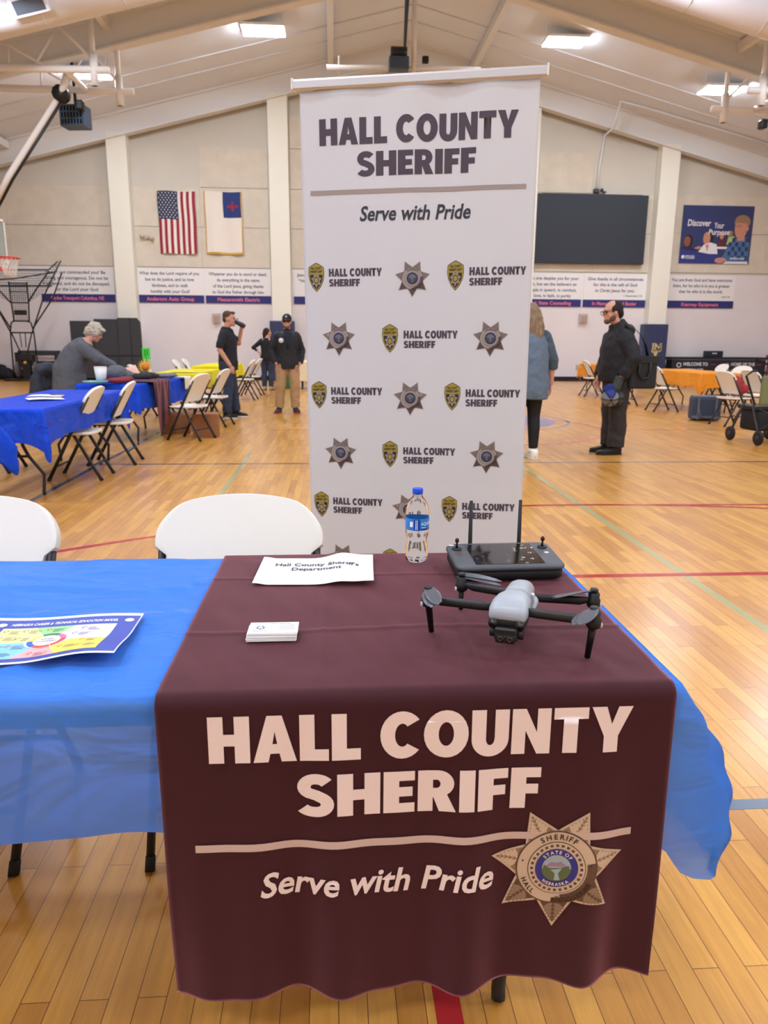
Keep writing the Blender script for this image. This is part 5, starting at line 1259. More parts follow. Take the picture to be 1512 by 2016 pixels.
sfo = MB().grid(scarf, 24, 30).build('striped_scarf', stripe_mat(), None, solid=.008); sfo.location = (-2.26, 9.78, .752); sfo.rotation_euler = (0, 0, T2R + 0)
tag(sfo, 'dark red and charcoal striped scarf hanging over the edge of the craft table', 'scarf')
def napk(a, b):
    s = b * .3; x = (a - .5) * .26
    return (x, .1 - s, .01) if s < .13 else (x, -.04 - .006 * sin(x * 30), .01 - (s - .13))
o = MB().grid(napk, 10, 14).build('paper_towel', mat('white_towel', rgb(232, 226, 206), .9), None, solid=.004); o.location = (-2.085, 10.72, .752); o.rotation_euler = (0, 0, T2R); tag(o, 'white paper towel over the far right corner of the craft table', 'paper towel')
# cardboard boxes under the chair
M_CARDB = mat('brown_cardboard', rgb(150, 100, 62), .8, var=.06, vscale=5)
for x, y, rz, sx, sy, sz, l in ((-1.72, 10.12, .1, .34, .32, .30, 'brown cardboard box under the white chair, right one'), (-2.18, 10.52, .05, .36, .34, .26, 'brown cardboard box under the white chair, left one')):
    t = thing('cardboard_box', l, 'box', (x, y, 0), rz, 'cardboard boxes under the chair'); MB().box((0, 0, sz / 2), (sx, sy, sz)).build('box_body', M_CARDB, t, bevel=.004)
    for s in (-1, 1): MB().box((0, s * sy / 4, sz + .003), (sx - .01, sy / 2 - .006, .005)).build('flap', M_CARDB, t)
# dark jacket over a chair behind the grey haired person
ch = dup(chair0, (-4.35, 11.2, 0), H2 * .9, 'white folding chair draped with a dark jacket, behind the grey haired person', GC)
jb = MB()
for c, r in (((0, -.02, .80), (.27, .12, .12)), ((0, .03, .6), (.28, .16, .22)), ((0, .05, .38), (.25, .13, .2)), ((-.22, .03, .55), (.08, .1, .25)), ((.22, .03, .55), (.08, .1, .25))): jb.ball(c, r)
o = jb.build('draped_jacket', mat('dark_slate_cloth', rgb(50, 54, 66), .85), None, remesh=.018, smooth=4, displace=(.04, .1)); o.location = (-4.17, 11.2, .02); o.rotation_euler = (0, 0, H2 * .9); tag(o, 'dark jacket draped over a chair behind the grey haired person', 'jacket')
# green tote behind the woman in black
tg = thing('green_tote', 'green fabric tote on the floor between the two people in black', 'bag', (-1.32, 20.3, 0), .2)
MB().rings([[(x * .2, y * .1, z) for x, y in ((-1, -1), (1, -1), (1, 1), (-1, 1))] for z in (0, .3, .62)], 0, True).build('bag_body', mat('tote_green', rgb(70, 150, 104), .8), tg, bevel=.03)
for s in (-1, 1): MB().tube([(-.1, s * .08, .6), (-.08, s * .08, .76), (.08, s * .08, .76), (.1, s * .08, .6)], .012, 8).build('handle', bpy.data.materials['tote_green'], tg)
# cooler bag
M_DENIMB = mat('cooler_blue', rgb(56, 66, 88), .8); M_WEB = mat('grey_webbing', rgb(96, 104, 118), .8)
cl_ = thing('cooler_bag', 'dark blue cooler bag on the floor by the orange table', 'bag', (6.27, 12.15, 0), -.25)
MB().box((0, 0, .2), (.46, .34, .38)).build('bag_body', M_DENIMB, cl_, bevel=.04, seg=3); MB().box((0, 0, .395), (.43, .3, .03)).build('lid', M_WEB, cl_, bevel=.012)
for x in (-.14, .14): MB().box((x, -.184, .2), (.035, .008, .36)).build('strap', M_WEB, cl_)
MB().tube([(-.14, -.19, .22), (-.1, -.2, .08), (.02, -.205, .05), (.12, -.2, .1), (.14, -.19, .22)], .012, 8).build('handle', M_WEB, cl_)
MB().box((0, -.18, .06), (.46, .02, .05)).build('base_trim', M_WEB, cl_, bevel=.005)
# walker-style folding seat with olive back at the right edge
M_OLIVE = mat('olive_fabric', rgb(116, 122, 82), .85)
ro = thing('rolling_walker', 'black rolling walker with olive fabric back at the right edge', 'walker', (5.65, 9.3, 0), .12)
MB().grid(lambda a, b: ((a - .5) * .44 * (1 - .12 * max(0, b - .7) ** 2 * 8), -.12 + .02 * cos((a - .5) * 3), .5 + b * .37), 14, 14).build('fabric_back', M_OLIVE, ro, solid=.03)
MB().box((0, .1, .46), (.46, .42, .06)).build('seat', M_BLACKMET, ro, bevel=.02)
MB().rings([[(x * .21, .08 + y * .18, z) for x, y in ((-1, -1), (1, -1), (1, 1), (-1, 1))] for z in (.16, .3, .44)], 0, True).build('fabric_basket', mat('black_mesh_fabric', rgb(30, 31, 34), .85), ro, bevel=.04)
for s in (-1, 1):
    for y, n in ((-.26, 'front'), (.3, 'rear')):
        MB().tube([(s * .27, y * .3 + .02, .5), (s * .29, y, .12), (s * .29, y, .1)], .014, 8).build('leg', M_BLACKMET, ro)
        w_ = MB().lathe([(.0, -.018), (.075, -.018), (.095, -.01), (.095, .01), (.075, .018), (.0, .018)], (s * .29, y, .097), 24, 0, None, 'x').build('wheel', M_BLACKRUB, ro); MB().lathe([(.0, -.021), (.03, -.021), (.03, .021), (.0, .021)], (s * .29, y, .097), 12, 0, None, 'x').build('wheel_hub', M_DIV, w_)
    MB().tube([(s * .27, -.1, .5), (s * .28, .12, .86), (s * .28, .0, .93), (s * .27, -.06, .93)], .014, 8).build('handlebar', M_BLACKMET, ro)
    MB().tube([(-s * .27, -.24, .2), (s * .27, -.2, .46)], .01, 8).build('cross_brace', M_BLACKMET, ro)
lump('red_jacket', mat('red_cloth', rgb(156, 48, 56), .85), (6.36, 11.42, .512), [((0, 0, .1), (.12, .1, .16)), ((.12, .05, .05), (.14, .1, .09))], 'red garment lying on the chair seat next to the cooler bag', 'jacket', .015, (.03, .08))
# ------------------------------------------------------------------ people
M_SKIN = mat('skin_light', rgb(206, 152, 130), .5, var=.04, vscale=12); M_SKIN2 = mat('skin_rosy', rgb(212, 156, 138), .5, var=.04, vscale=12)
M_EYE = mat('eye_dark', rgb(40, 30, 28), .2)
V = Vector
class Fig:
    def __init__(s, label, loc, rz, skin=M_SKIN):
        s.t = thing('person', label, 'person', loc, rz, 'people standing in the hall'); s.b = MB(); s.skin = skin
    def part(s, b, name, m, vox=.011, sm=2, disp=(.012, .09), parent=None):
        return b.build(name, m, parent or s.t, remesh=vox, smooth=sm, displace=disp)
    def head(s, c, f=(0, 1, 0), u=(0, 0, 1), k=1.0, neck=None):
        f = V(f).normalized(); u = V(u); r = f.cross(u).normalized(); u = r.cross(f).normalized(); c = V(c)
        s.hc, s.hM = c, Matrix.Translation(c) @ Matrix((r, f, u)).transposed().to_4x4() @ Matrix.Scale(k, 4)
        b, M = s.b, s.hM
        b.ball((0, -.012, .025), (.075, .097, .098), 18, 12, 0, M); b.ball((0, .022, -.045), (.060, .070, .072), 16, 10, 0, M); b.ball((0, .066, -.092), (.028, .026, .024), 12, 8, 0, M)
        b.tube([(0, .088, .014), (0, .104, -.012), (0, .112, -.030)], [.008, .011, .014], 8, 0, M); b.ball((0, .076, .034), (.050, .020, .014), 12, 8, 0, M); b.ball((0, .088, -.062), (.022, .012, .012), 10, 8, 0, M)
        for q in (-1, 1): b.ball((q * .076, -.004, -.008), (.011, .020, .031), 10, 8, 0, M); b.ball((q * .045, .055, -.03), (.02, .022, .022), 10, 8, 0, M)
        if neck is not None: b.tube([V(neck) - V((0, 0, .03)), V(neck), M @ V((0, -.022, -.07)), M @ V((0, -.015, -.02))], [.062, .056, .053, .05], 14)
    def hand(s, w, d, pn, curl=.5, side=1, k=1.0):
        w, d, pn = V(w), V(d).normalized(), V(pn).normalized(); sd = d.cross(pn).normalized() * side; pn = sd.cross(d) * side
        b = s.b; b.tube([w - d * .02, w + d * .02, w + d * .055 * k, w + d * .088 * k], [.020, .028, .040 * k, .036 * k], 12, r2=[.017, .015, .014, .011], side=sd)
        for i, (o, L_) in enumerate(((.030, .066), (.010, .076), (-.010, .071), (-.029, .056))):
            p = w + d * (.078 * k) + sd * o * k; q, a = d.copy(), 0; pts = [p]
            for j, fr in enumerate((.45, .32, .23)):
                a += curl * (.7 + .3 * j); q = d * cos(a) + pn * sin(a); pts.append(pts[-1] + q * L_ * fr * k)
            b.tube(pts, [.0092, .0088, .008, .0065], 8); b.ball(pts[-1], .0066, 8, 6)
        p = w + d * .022 * k + sd * .028 * k; q = (d * .75 + sd * .6 + pn * .3).normalized(); q2 = (d * .9 + sd * .1 + pn * .55).normalized()
        b.tube([p - q * .012, p + q * .024 * k, p + q * .024 * k + q2 * .03 * k], [.013, .011, .008], 8)
    def arm(s, b, pts, r): b.tube(pts, r, 12); [b.ball(p, q, 12, 8) for p, q in zip(pts[:-1], r[:-1])]
    def legs(s, b, hip, knee, ank, r=(.088, .062, .048), grow=0.0):
        for h, k_, a in zip(hip, knee, ank):
            h, k_, a = V(h), V(k_), V(a)
            b.tube([h + V((0, 0, .02)), h * .6 + k_ * .4, k_, k_ * .65 + a * .35 + V((0, -.012, 0)), a], [r[0] + grow, r[0] * .92 + grow, r[1] + grow, r[1] * .98 + grow, r[2] + grow * 1.2], 14)
    def foot(s, a, yaw, m, name='shoe', L_=.27, sole=None, low=.085):
        M = Matrix.Translation(V((a[0], a[1], 0))) @ Matrix.Rotation(yaw, 4, 'Z'); b = MB()
        b.rings([[V((x * w_, y, z0 + (z + 1) / 2 * h)) for x, z in rrect(1, 1, .5, 4)] for y, w_, z0, h in ((-.075, .020, .016, .055), (-.065, .034, .014, .085), (-.02, .038, .014, low + .02), (.03, .042, .014, .085), (.09, .047, .014, .06), (.15, .045, .014, .048), (L_ - .085, .030, .016, .034), (L_ - .075, .012, .02, .02))], 0, True, True, M)
        o = b.build(name, m, s.t)
        bs = MB(); bs.rings([[V((x * (w_ + .004), y, z)) for x, y, w_ in ((-1, -.075, .024), (-1, .02, .04), (-1, .1, .05), (-1, .16, .044), (-.5, L_ - .074, .03), (.5, L_ - .074, .03), (1, .16, .044), (1, .1, .05), (1, .02, .04), (1, -.075, .024))] for z in (.0, .02)], 0, False, True, M)
        bs.build('sole', sole or M_BLACKRUB, o, bevel=.004)
    def body(s, sm=2):
        o = s.b.build('body', s.skin, s.t, remesh=.0085, smooth=sm)
        for q in (-1, 1):
            MB().ball((q * .030, .079, .008), (.013, .008, .008), 10, 8, 0, s.hM).build('eye', M_EYE, o)
        return o
    def torso(s, b, secs, side=(1, 0, 0), n=20): b.tube([V(p) for p, rx, ry in secs], [rx for p, rx, ry in secs], n, r2=[ry for p, rx, ry in secs], side=side)
def hairball(f, parts): 
    b = MB()
    for c, r in parts: b.ball(c, r, 16, 10, 0, f.hM)
    return b
def std_torso(k=1.0, g=0.0, lo=.80, top=1.46):
    z = [(lo, .175, .122), (.93, .176, .126), (1.05, .163, .115), (1.18, .172, .12), (1.28, .186, .122), (1.36, .165, .108), (1.41, .115, .088), (top, .068, .066)]
    return [((0, -.005 if q > 1.3 else 0, q * k), rx * k + g, ry * k + g) for q, rx, ry in z]

# --- 1: capped person, facing the camera, hands in pockets
f = Fig('person in dark cap and black jacket with hands in khaki pockets', (-.80, 13.35, 0), pi + .12)
M_JBLK = mat('black_softshell', rgb(32, 33, 40), .7); M_KHAKI = mat('khaki_cotton', rgb(178, 146, 108), .85); M_SHIRTN = mat('navy_polo', rgb(32, 38, 54), .8)
hips = ((.095, 0, .90), (-.095, 0, .90)); kn = ((.135, .03, .49), (-.115, .03, .49)); an = ((.165, -.02, .10), (-.125, -.02, .10))
f.torso(f.b, std_torso(.985)); f.legs(f.b, hips, kn, an); f.head((0, .035, 1.585), (.18, 1, -.08), neck=(0, -.01, 1.44))
for q in (-1, 1):
    f.arm(f.b, [(q * .145, -.01, 1.325), (q * .255, -.05, 1.09), (q * .205, .085, .87)], [.05, .042, .03]); f.hand((q * .205, .085, .87), (-q * .25, .12, -1), (-q, .1, 0), .35, 1)
f.body()
b = MB(); f.torso(b, std_torso(.985, .028, .79, 1.43))
for q in (-1, 1): f.arm(b, [(q * .150, -.01, 1.335), (q * .262, -.05, 1.09), (q * .218, .075, .88)], [.088, .066, .055])
b.tube([(0, -.02, 1.36), (0, -.012, 1.465)], [.1, .078], 14)
jk = f.part(b, 'jacket', M_JBLK, .012, 2, (.02, .1))
b = MB(); b.rings([[(x * w_, y + .004 * abs(x), z) for x, y in ((-1, yy), (1, yy), (1, yy - .05), (-1, yy - .05))] for z, w_, yy in ((1.12, .012, .146), (1.25, .03, .151), (1.34, .042, .138), (1.435, .045, .095))], 0, True); b.build('shirt', M_SHIRTN, f.t)
MB().tube([(.115, .138, 1.265), (.115, .150, 1.265)], .042, 20).build('round_patch', mat('patch_white', rgb(226, 228, 230), .6), jk)
b = MB(); f.legs(b, hips, kn, an, (.1, .076, .066), .014); b.tube([(0, 0, .78), (0, 0, .95)], [.15, .172], 18, r2=[.11, .125]); f.part(b, 'trousers', M_KHAKI, .012, 2, (.025, .09))
M_SHOE = mat('dark_sneaker', rgb(46, 50, 62), .6); M_SOLERED = mat('red_sole', rgb(186, 60, 54), .6)
f.foot(an[0], -.35, M_SHOE, sole=M_SOLERED); f.foot(an[1], .2, M_SHOE, sole=M_SOLERED)
M_CAPBK = mat('black_cap', rgb(28, 28, 32), .8); b = MB(); b.ball((0, -.014, .052), (.084, .106, .084), 20, 12, 0, f.hM)
cp = b.build('cap', M_CAPBK, f.t); b = MB(); b.grid(lambda a, c: f.hM @ V(((a - .5) * .15, .07 + c * .085 * (1 - (2 * a - 1) ** 2 * .6), .058 - .02 * c - .015 * (2 * a - 1) ** 2)), 12, 6); b.build('brim', M_CAPBK, cp, solid=.005)
d = Deco(); d.ell(0, 0, .018, .018).rect(-.005, -.03, .005, .03); d.build('cap_logo', M_MARK, cp, lambda u, v, q: f.hM @ V((u, .0935 - v * v * 3 + q - u * u * 5, .09 + v * .8)))
f.part(hairball(f, [((0, .055, -.085), (.052, .042, .038)), ((.05, .02, -.05), (.018, .04, .04)), ((-.05, .02, -.05), (.018, .04, .04)), ((0, -.05, -.02), (.07, .05, .05))]), 'beard', mat('brown_beard', rgb(122, 84, 60), .9), .007, 1, None)
b = MB(); b.tube([f.hM @ V(p) for p in ((-.078, .02, .012), (-.06, .085, .012), (-.012, .099, .012), (.012, .099, .012), (.06, .085, .012), (.078, .02, .012))], .006, 6)
for q in (-1, 1): b.ball((q * .034, .088, .006), (.026, .008, .017), 12, 8, 0, f.hM)
b.build('dark_glasses', M_DDARK, f.t)

# --- 2: person drinking, in profile to the right
f = Fig('person in black polo and jeans drinking from a dark mug', (-1.74, 12.55, 0), -pi / 2)
M_POLO = mat('black_polo', rgb(26, 29, 38), .8); M_JEAN = mat('dark_denim', rgb(48, 58, 80), .85, var=.1, vscale=6)
hips = ((.09, -.01, .91), (-.09, -.01, .91)); kn = ((.1, .02, .5), (-.1, .06, .5)); an = ((.11, -.02, .1), (-.11, .1, .1))
f.torso(f.b, std_torso(.985)); f.legs(f.b, hips, kn, an); f.head((0, .06, 1.60), (0, 1, -.05), neck=(0, .0, 1.45))
f.arm(f.b, [(.14, -.01, 1.325), (.225, -.085, 1.11), (.20, .07, .86)], [.055, .047, .033]); f.hand((.2, .075, .86), (-.1, .25, -1), (-1, .1, 0), .3, 1)
f.arm(f.b, [(-.14, .0, 1.325), (-.215, .17, 1.22), (-.115, .235, 1.45)], [.055, .047, .032]); f.hand((-.115, .235, 1.45), (.25, .05, 1), (.8, .1, -.1), .75, 1)
f.body()
b = MB(); f.torso(b, [(V(p) + V((0, .012, 0)), rx, ry * 1.12) for p, rx, ry in std_torso(.985, .02, .80, 1.47)]); f.arm(b, [(.14, -.01, 1.34), (.222, -.07, 1.2), (.232, -.08, 1.14)], [.085, .072, .07]); f.arm(b, [(-.14, 0, 1.34), (-.215, .11, 1.27), (-.215, .13, 1.25)], [.085, .072, .068])
f.part(b, 'polo_shirt', M_POLO, .012, 2, (.015, .1)); MB().tube([(0, -.004, 1.405), (0, .006, 1.475)], [.1, .072], 16).build('collar', M_POLO, f.t)
b = MB(); f.legs(b, hips, kn, an, (.1, .076, .066), .012); b.tube([(0, 0, .78), (0, 0, .96)], [.15, .165], 18, r2=[.115, .12]); f.part(b, 'jeans', M_JEAN, .012, 2, (.022, .08))
M_SKATE = mat('black_skate_shoe', rgb(30, 30, 34), .7); M_SOLEW = mat('white_sole', rgb(226, 224, 218), .6)
f.foot(an[0], -.5, M_SKATE, sole=M_SOLEW); f.foot(an[1], -.12, M_SKATE, sole=M_SOLEW)
f.part(hairball(f, [((0, -.03, .055), (.08, .088, .078)), ((0, -.07, -.005), (.07, .045, .06)), ((0, .05, .1), (.055, .04, .025))]), 'hair', mat('brown_hair_short', rgb(84, 66, 54), .9), .008, 1, (.006, .02))
fwd = V((1, 0, 0)); hcw = V((-1.68 + .06, 12.55, 1.60))
mg = thing('travel_mug', 'dark travel mug held up to the mouth of the drinking person', 'mug', (-1.565, 12.55, 1.552), 0)
Mm = Matrix.Rotation(radians(118), 4, 'Y')
MB().lathe([(.0, -.01), (.030, -.01), (.036, .0), (.038, .1), (.034, .15), (.0, .15)], n=20, M=Mm).build('mug_body', mat('graphite_mug', rgb(44, 48, 58), .35), mg); MB().lathe([(.0, -.028), (.024, -.028), (.032, -.01), (.0, -.01)], n=20, M=Mm).build('lid', M_DDARK, mg); MB().tube([Mm @ V((-.02, 0, -.02)), Mm @ V((-.05, 0, -.02)), Mm @ V((-.055, 0, .0))], .008, 8).build('lid_loop', M_DDARK, mg)

# --- 3: person seen from behind near the far tables
f = Fig('person in black top and jeans seen from behind with hand on hip', (-1.69, 19.5, 0), -.15)
hips = ((.085, 0, .80), (-.085, 0, .80)); kn = ((.085, .01, .44), (-.085, .01, .44)); an = ((.09, -.02, .09), (-.085, -.02, .09))
f.torso(f.b, [((0, 0, z), rx, ry) for z, rx, ry in ((.70, .15, .11), (.82, .165, .12), (.95, .135, .1), (1.08, .145, .1), (1.2, .16, .1), (1.27, .14, .085), (1.32, .06, .055))]); f.legs(f.b, hips, kn, an, (.085, .056, .042)); f.head((.02, .03, 1.45), (.75, .6, .05), k=.93, neck=(0, -.01, 1.30))
f.arm(f.b, [(-.125, 0, 1.225), (-.33, -.05, 1.07), (-.175, -.03, .93)], [.045, .038, .026]); f.hand((-.19, -.035, .945), (.7, -.1, -.7), (.2, 1, 0), .3, 1, .9)
f.arm(f.b, [(.125, 0, 1.225), (.19, .02, 1.0), (.2, .16, .85)], [.045, .038, .026]); f.hand((.2, .16, .85), (0, .6, -.8), (-1, 0, 0), .4, 1, .9)
f.body()
b = MB(); f.torso(b, [((0, 0, z), rx, ry) for z, rx, ry in ((.73, .175, .135), (.84, .178, .135), (.95, .155, .12), (1.08, .16, .118), (1.2, .172, .115), (1.26, .13, .1), (1.32, .066, .062))]); f.arm(b, [(-.135, 0, 1.245), (-.335, -.05, 1.075), (-.25, -.04, 1.0)], [.065, .056, .046]); f.arm(b, [(.135, 0, 1.245), (.195, .02, 1.0), (.2, .1, .92)], [.065, .056, .046]); f.part(b, 'top', mat('black_knit_top', rgb(26, 28, 36), .85), .011)
b = MB(); f.legs(b, hips, kn, an, (.092, .066, .054), .008); b.tube([(0, 0, .70), (0, 0, .84), (0, 0, .93)], [.145, .18, .165], 18, r2=[.118, .132, .12]); f.part(b, 'jeans', M_JEAN, .011)
M_TANSHOE = mat('tan_sneaker', rgb(170, 150, 110), .7); f.foot(an[0], -.1, M_TANSHOE, L_=.24); f.foot(an[1], .15, M_TANSHOE, L_=.24)
f.part(hairball(f, [((0, -.03, .03), (.088, .1, .105)), ((0, -.09, -.03), (.065, .06, .09)), ((-.03, -.1, -.12), (.04, .035, .08))]), 'hair', mat('dark_brown_hair', rgb(46, 32, 30), .9), .009, 1, (.01, .04))

# --- 4: grey haired person leaning over the craft table
f = Fig('grey haired person in a grey cardigan leaning over the craft table', (-3.70, 11.0, 0), -pi / 2 + .25, M_SKIN2)
hips = ((.11, -.06, .84), (-.11, -.06, .84)); kn = ((.11, .0, .46), (-.11, .0, .46)); an = ((.12, -.04, .09), (-.12, -.04, .09))
sp_ = [((0, -.06, .72), .2, .16), ((0, -.05, .86), .21, .17), ((0, .02, 1.0), .2, .155), ((0, .10, 1.11), .2, .145), ((0, .17, 1.19), .18, .12), ((0, .22, 1.25), .08, .075)]
f.torso(f.b, sp_); f.legs(f.b, hips, kn, an, (.1, .068, .05)); f.head((0, .32, 1.36), (0, .86, -.5), (0, .5, .86), neck=(0, .21, 1.24))
f.arm(f.b, [(.15, .14, 1.12), (.21, .36, .98), (.14, .60, .86)], [.058, .048, .032]); f.hand((.14, .60, .86), (-.1, .9, -.3), (0, -.2, -1), .4, 1)
f.arm(f.b, [(-.15, .14, 1.12), (-.23, .34, .98), (-.15, .56, .86)], [.058, .048, .032]); f.hand((-.15, .56, .86), (.1, .9, -.3), (0, -.2, -1), .4, -1)
f.body()
b = MB(); f.torso(b, [((0, -.075, .52), .285, .235), ((0, -.07, .66), .28, .235), ((0, -.06, .84), .262, .225), ((0, .02, 1.0), .245, .195), ((0, .10, 1.115), .232, .168), ((0, .17, 1.19), .195, .135), ((0, .21, 1.235), .1, .09)])
for q in (-1, 1): f.arm(b, [(q * .16, .14, 1.14), (q * .225, .35, .985), (q * .155, .56, .875)], [.1, .082, .056])
M_CARD2 = mat('grey_cardigan', rgb(88, 92, 100), .9, bump=.05, bscale=200); f.part(b, 'cardigan', M_CARD2, .013, 3, (.03, .12))
b = MB(); f.legs(b, hips, kn, an, (.115, .085, .075), .012); b.tube([(0, -.06, .7), (0, -.06, .88)], [.19, .2], 18, r2=[.15, .16]); f.part(b, 'trousers', mat('charcoal_trousers', rgb(40, 42, 52), .85), .013)
f.foot(an[0], 0, M_SKATE); f.foot(an[1], 0, M_SKATE)
f.part(hairball(f, [((0, -.02, .05), (.095, .112, .092)), ((0, -.075, -.015), (.085, .06, .085)), ((.06, .01, .01), (.04, .06, .06)), ((-.06, .01, .01), (.04, .06, .06)), ((0, .07, .08), (.06, .04, .035))]), 'hair', mat('silver_hair', rgb(190, 184, 168), .95, var=.25, vscale=40), .008, 1, (.05, .03))

# --- 5: person in a denim shirt, seen from behind beside the banner
f = Fig('person in denim shirt and black leggings beside the tall white banner', (2.125, 8.06, 0), .05, M_SKIN2)
hips = ((.09, 0, .86), (-.09, 0, .86)); kn = ((.095, .02, .47), (-.085, .02, .47)); an = ((.095, -.02, .12), (-.09, -.02, .12))
f.torso(f.b, [((0, 0, z), rx, ry) for z, rx, ry in ((.74, .165, .12), (.88, .185, .13), (1.0, .155, .11), (1.15, .16, .11), (1.3, .175, .11), (1.38, .15, .09), (1.43, .06, .055))]); f.legs(f.b, hips, kn, an, (.092, .06, .043)); f.head((0, .03, 1.545), (-.15, 1, 0), neck=(0, -.01, 1.41))
for q in (-1, 1):
    f.arm(f.b, [(q * .14, 0, 1.30), (q * .255, -.02, 1.06), (q * .28, .04, .82)], [.048, .042, .028]); f.hand((q * .28, .04, .82), (0, .1, -1), (-q, .2, 0), .3, 1)
f.body()
b = MB(); f.torso(b, [((0, -.01, z), rx, ry) for z, rx, ry in ((.665, .225, .17), (.8, .24, .185), (.95, .232, .175), (1.12, .222, .16), (1.27, .205, .145), (1.34, .165, .118), (1.39, .105, .088), (1.43, .07, .066))])
M_DENIM = mat('blue_grey_denim', rgb(96, 114, 134), .9, var=.07, vscale=4)
f.part(b, 'denim_shirt', M_DENIM, .012, 2, (.03, .11))
for q in (-1, 1):
    b = MB(); f.arm(b, [(q * .155, 0, 1.315), (q * .262, -.02, 1.07), (q * .272, .0, .985)], [.09, .07, .062]); f.part(b, 'sleeve', mat('dark_plaid_sleeve', rgb(70, 84, 98), .9, var=.25, vscale=22) if q < 0 else bpy.data.materials['dark_plaid_sleeve'], .011)
b = MB(); f.legs(b, hips, kn, an, (.098, .066, .047), .004); b.tube([(0, 0, .72), (0, 0, .88)], [.15, .18], 18, r2=[.12, .13]); f.part(b, 'leggings', mat('black_leggings', rgb(20, 21, 26), .75), .010, 2, None)
M_WSHOE = mat('white_sneaker', rgb(232, 228, 216), .6); f.foot(an[0], .12, M_WSHOE, L_=.25, sole=M_SOLEW); f.foot(an[1], .1, M_WSHOE, L_=.25, sole=M_SOLEW)
for q in an: MB().tube([(q[0], q[1], .07), (q[0], q[1], .115)], .05, 14).build('sock', M_SOLEW, f.t)
b = hairball(f, [((0, -.03, .035), (.092, .108, .102))]); b.tube([f.hM @ V(p) for p in ((0, -.06, .06), (0, -.095, -.03), (.01, -.115, -.13), (.02, -.125, -.22), (.03, -.12, -.27))], [.085, .1, .108, .085, .03], 16, r2=[.06, .06, .05, .045, .02], side=(1, 0, 0))
b.tube([f.hM @ V(p) for p in ((.07, 0, .03), (.088, -.02, -.08), (.1, -.05, -.19)) ], [.035, .045, .03], 10); f.part(b, 'hair', mat('ash_blond_hair', rgb(132, 112, 90), .85, var=.3, vscale=9, stretch=(6, 6, .6)), .009, 1, (.02, .05))

# --- 6: person in the black parka, in profile to the left
f = Fig('person in black coat and glasses holding caps with a shoulder bag', (3.25, 8.42, 0), pi / 2 + .12)
hips = ((.095, -.02, .90), (-.095, -.02, .90)); kn = ((.1, -.01, .49), (-.1, .0, .49)); an = ((.11, -.03, .09), (-.11, .0, .09))
f.torso(f.b, std_torso(1.0)); f.legs(f.b, hips, kn, an); f.head((0, .105, 1.605), (0, 1, -.12), k=1.03, neck=(0, .02, 1.45))
f.arm(f.b, [(-.135, .0, 1.30), (-.265, -.06, 1.10), (-.22, .07, .86)], [.055, .046, .032]); f.hand((-.22, .07, .86), (.05, .22, -1), (1, .2, 0), .55, 1)
f.arm(f.b, [(.135, .0, 1.30), (.25, .0, 1.10), (.16, .13, .865)], [.055, .046, .032]); f.hand((.16, .135, .86), (-.1, .2, -1), (-1, .1, 0), .5, 1)
f.body()
b = MB(); f.torso(b, [((0, .0, z), rx, ry) for z, rx, ry in ((.84, .235, .192), (.98, .238, .2), (1.12, .232, .19), (1.25, .225, .178), (1.34, .185, .15), (1.41, .13, .118), (1.46, .1, .1))]); f.arm(b, [(-.145, .0, 1.30), (-.268, -.06, 1.10), (-.235, .05, .90)], [.118, .09, .07]); f.arm(b, [(.145, .0, 1.30), (.255, .0, 1.10), (.175, .115, .90)], [.118, .09, .07])
b.tube([(0, .0, 1.38), (0, .015, 1.45), (0, .045, 1.5)], [.13, .112, .088], 16, r2=[.12, .112, .09]); b.ball((0, -.1, 1.40), (.13, .075, .08))
f.part(b, 'parka', mat('black_parka', rgb(24, 25, 31), .75), .013, 2, (.03, .1))
b = MB(); f.legs(b, hips, kn, an, (.108, .088, .082), .014); b.tube([(0, -.01, .76), (0, -.01, .90), (0, 0, 1.0)], [.17, .195, .19], 18, r2=[.14, .148, .145]); f.part(b, 'trousers', mat('charcoal_slacks', rgb(46, 42, 42), .85), .012, 2, (.02, .09))
M_BSHOE = mat('black_leather_shoe', rgb(22, 22, 24), .4); f.foot(an[0], -.1, M_BSHOE, L_=.30); f.foot(an[1], -.05, M_BSHOE, L_=.30)
f.part(hairball(f, [((0, -.045, .035), (.084, .082, .09)), ((0, -.085, -.02), (.07, .04, .06)), ((.06, -.02, .03), (.026, .06, .05)), ((-.06, -.02, .03), (.026, .06, .05))]), 'hair', mat('black_hair_short', rgb(36, 32, 34), .9), .008, 1, None)
f.part(hairball(f, [((0, .06, -.088), (.045, .038, .034)), ((.045, .02, -.06), (.02, .04, .035)), ((-.045, .02, -.06), (.02, .04, .035))]), 'beard', mat('grey_brown_beard', rgb(92, 74, 66), .9), .007, 1, None)
b = MB(); b.tube([f.hM @ V(p) for p in ((-.084, -.02, .014), (-.074, .07, .018), (-.064, .098, .014))], .004, 6); b.tube([f.hM @ V(p) for p in ((.084, -.02, .014), (.074, .07, .018), (.064, .098, .014))], .004, 6); b.tube([f.hM @ V(p) for p in ((-.064, .098, .016), (0, .104, .018), (.064, .098, .016))], .0045, 6)
for q in (-1, 1): b.tube([f.hM @ V((q * .036 + .028 * cos(a), .104, .002 + .019 * sin(a))) for a in [2 * pi * i / 16 for i in range(17)]], .003, 6)
b.build('glasses', M_DDARK, f.t)
gl = MB(); gl.tube([(-.222, .065, .90), (-.215, .085, .83), (-.21, .10, .775), (-.2, .125, .735)], [.052, .05, .052, .036], 14); f.part(gl, 'glove', mat('grey_fleece_glove', rgb(66, 72, 70), .95), .010, 2, (.01, .03))
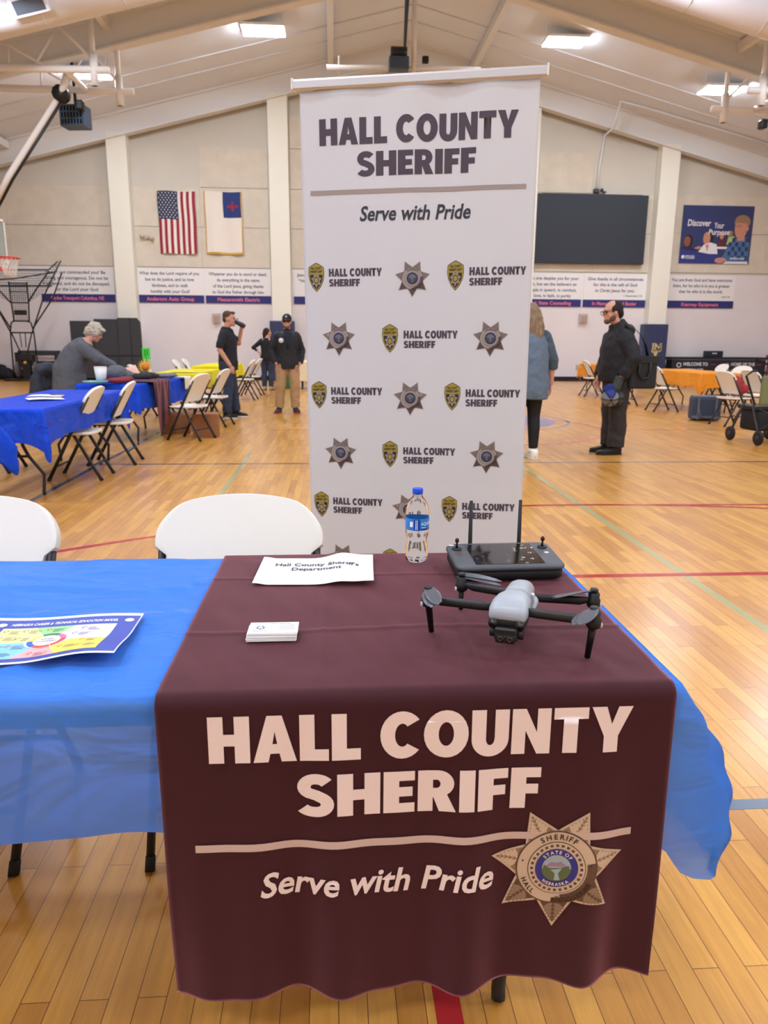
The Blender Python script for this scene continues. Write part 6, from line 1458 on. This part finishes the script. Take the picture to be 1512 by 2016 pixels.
# caps in the hand, bag on the shoulder
M_CAPG = mat('grey_mesh_cap', rgb(120, 122, 128), .85); M_CAPBL = mat('royal_cap', rgb(36, 52, 122), .8)
def loose_cap(loc, rot, m, panel, label):
    t = thing('baseball_cap', label, 'cap', loc, 0, 'caps held by the person in the black coat'); M = Matrix.Rotation(rot[2], 4, 'Z') @ Matrix.Rotation(rot[0], 4, 'X') @ Matrix.Rotation(rot[1], 4, 'Y')
    def dome(a, c): th = 2 * pi * a; q = c * pi / 2 * .99; return M @ V((.095 * cos(q) * cos(th), .095 * cos(q) * sin(th), .1 * sin(q)))
    MB().grid(dome, 28, 10).build('crown', m, t, solid=.004)
    def pan(a, c): th = pi / 2 + (a - .5) * 1.5; q = c * 1.25; return M @ V((.099 * cos(q) * cos(th), .099 * cos(q) * sin(th), .104 * sin(q)))
    MB().grid(pan, 12, 8).build('front_panel', panel, t, solid=.003)
    MB().grid(lambda a, c: M @ V(((a - .5) * .17, .085 + c * .075 * (1 - (2 * a - 1) ** 2 * .7), -.012 * c)), 12, 6).build('brim', panel, t, solid=.005)
    for k in range(6):
        MB().tube([M @ V((.101 * cos(q) * cos(k * pi / 3), .101 * cos(q) * sin(k * pi / 3), .106 * sin(q))) for q in [i * .26 for i in range(7)]], .004, 6).build('seam_tape', M_DDARK, t)
loose_cap((3.11, 8.19, .665), (1.75, .15, -.35), M_CAPG, M_CAPBL, 'grey mesh cap with royal blue front held in the gloved hand')
loose_cap((3.205, 8.26, .66), (1.6, .1, -.5), mat('dark_olive_cap', rgb(60, 64, 60), .85), bpy.data.materials['dark_olive_cap'] if 'dark_olive_cap' in bpy.data.materials else M_CAPG, 'dark cap behind the blue and grey cap in the gloved hand')
M_BAG = mat('black_canvas_bag', rgb(34, 35, 38), .8)
sbg = thing('shoulder_bag', 'black shoulder bag hanging behind the person in the black coat', 'bag', (3.475, 8.25, .76), .1)
MB().box((0, 0, .185), (.33, .13, .36)).build('bag_body', M_BAG, sbg, bevel=.03, seg=3); MB().box((0, -.068, .33), (.34, .012, .08)).build('flap_edge', M_BAG, sbg, bevel=.004)
MB().tube([(-.07, -.07, .31), (-.075, -.08, .17), (-.03, -.085, .12), (.04, -.085, .13), (.06, -.08, .2), (.065, -.07, .31)], .014, 8).build('handle', M_DDARK, sbg); MB().box((.145, -.069, .24), (.012, .006, .03)).build('tag', M_WEB, sbg)
MB().tube([(.06, -.0, .36), (.01, -.03, .48), (-.04, -.02, .58), (-.11, .02, .665), (-.19, .08, .705)], .004, 8, r2=.022, side=(0, 0, 1)).build('shoulder_strap', M_BAG, sbg)
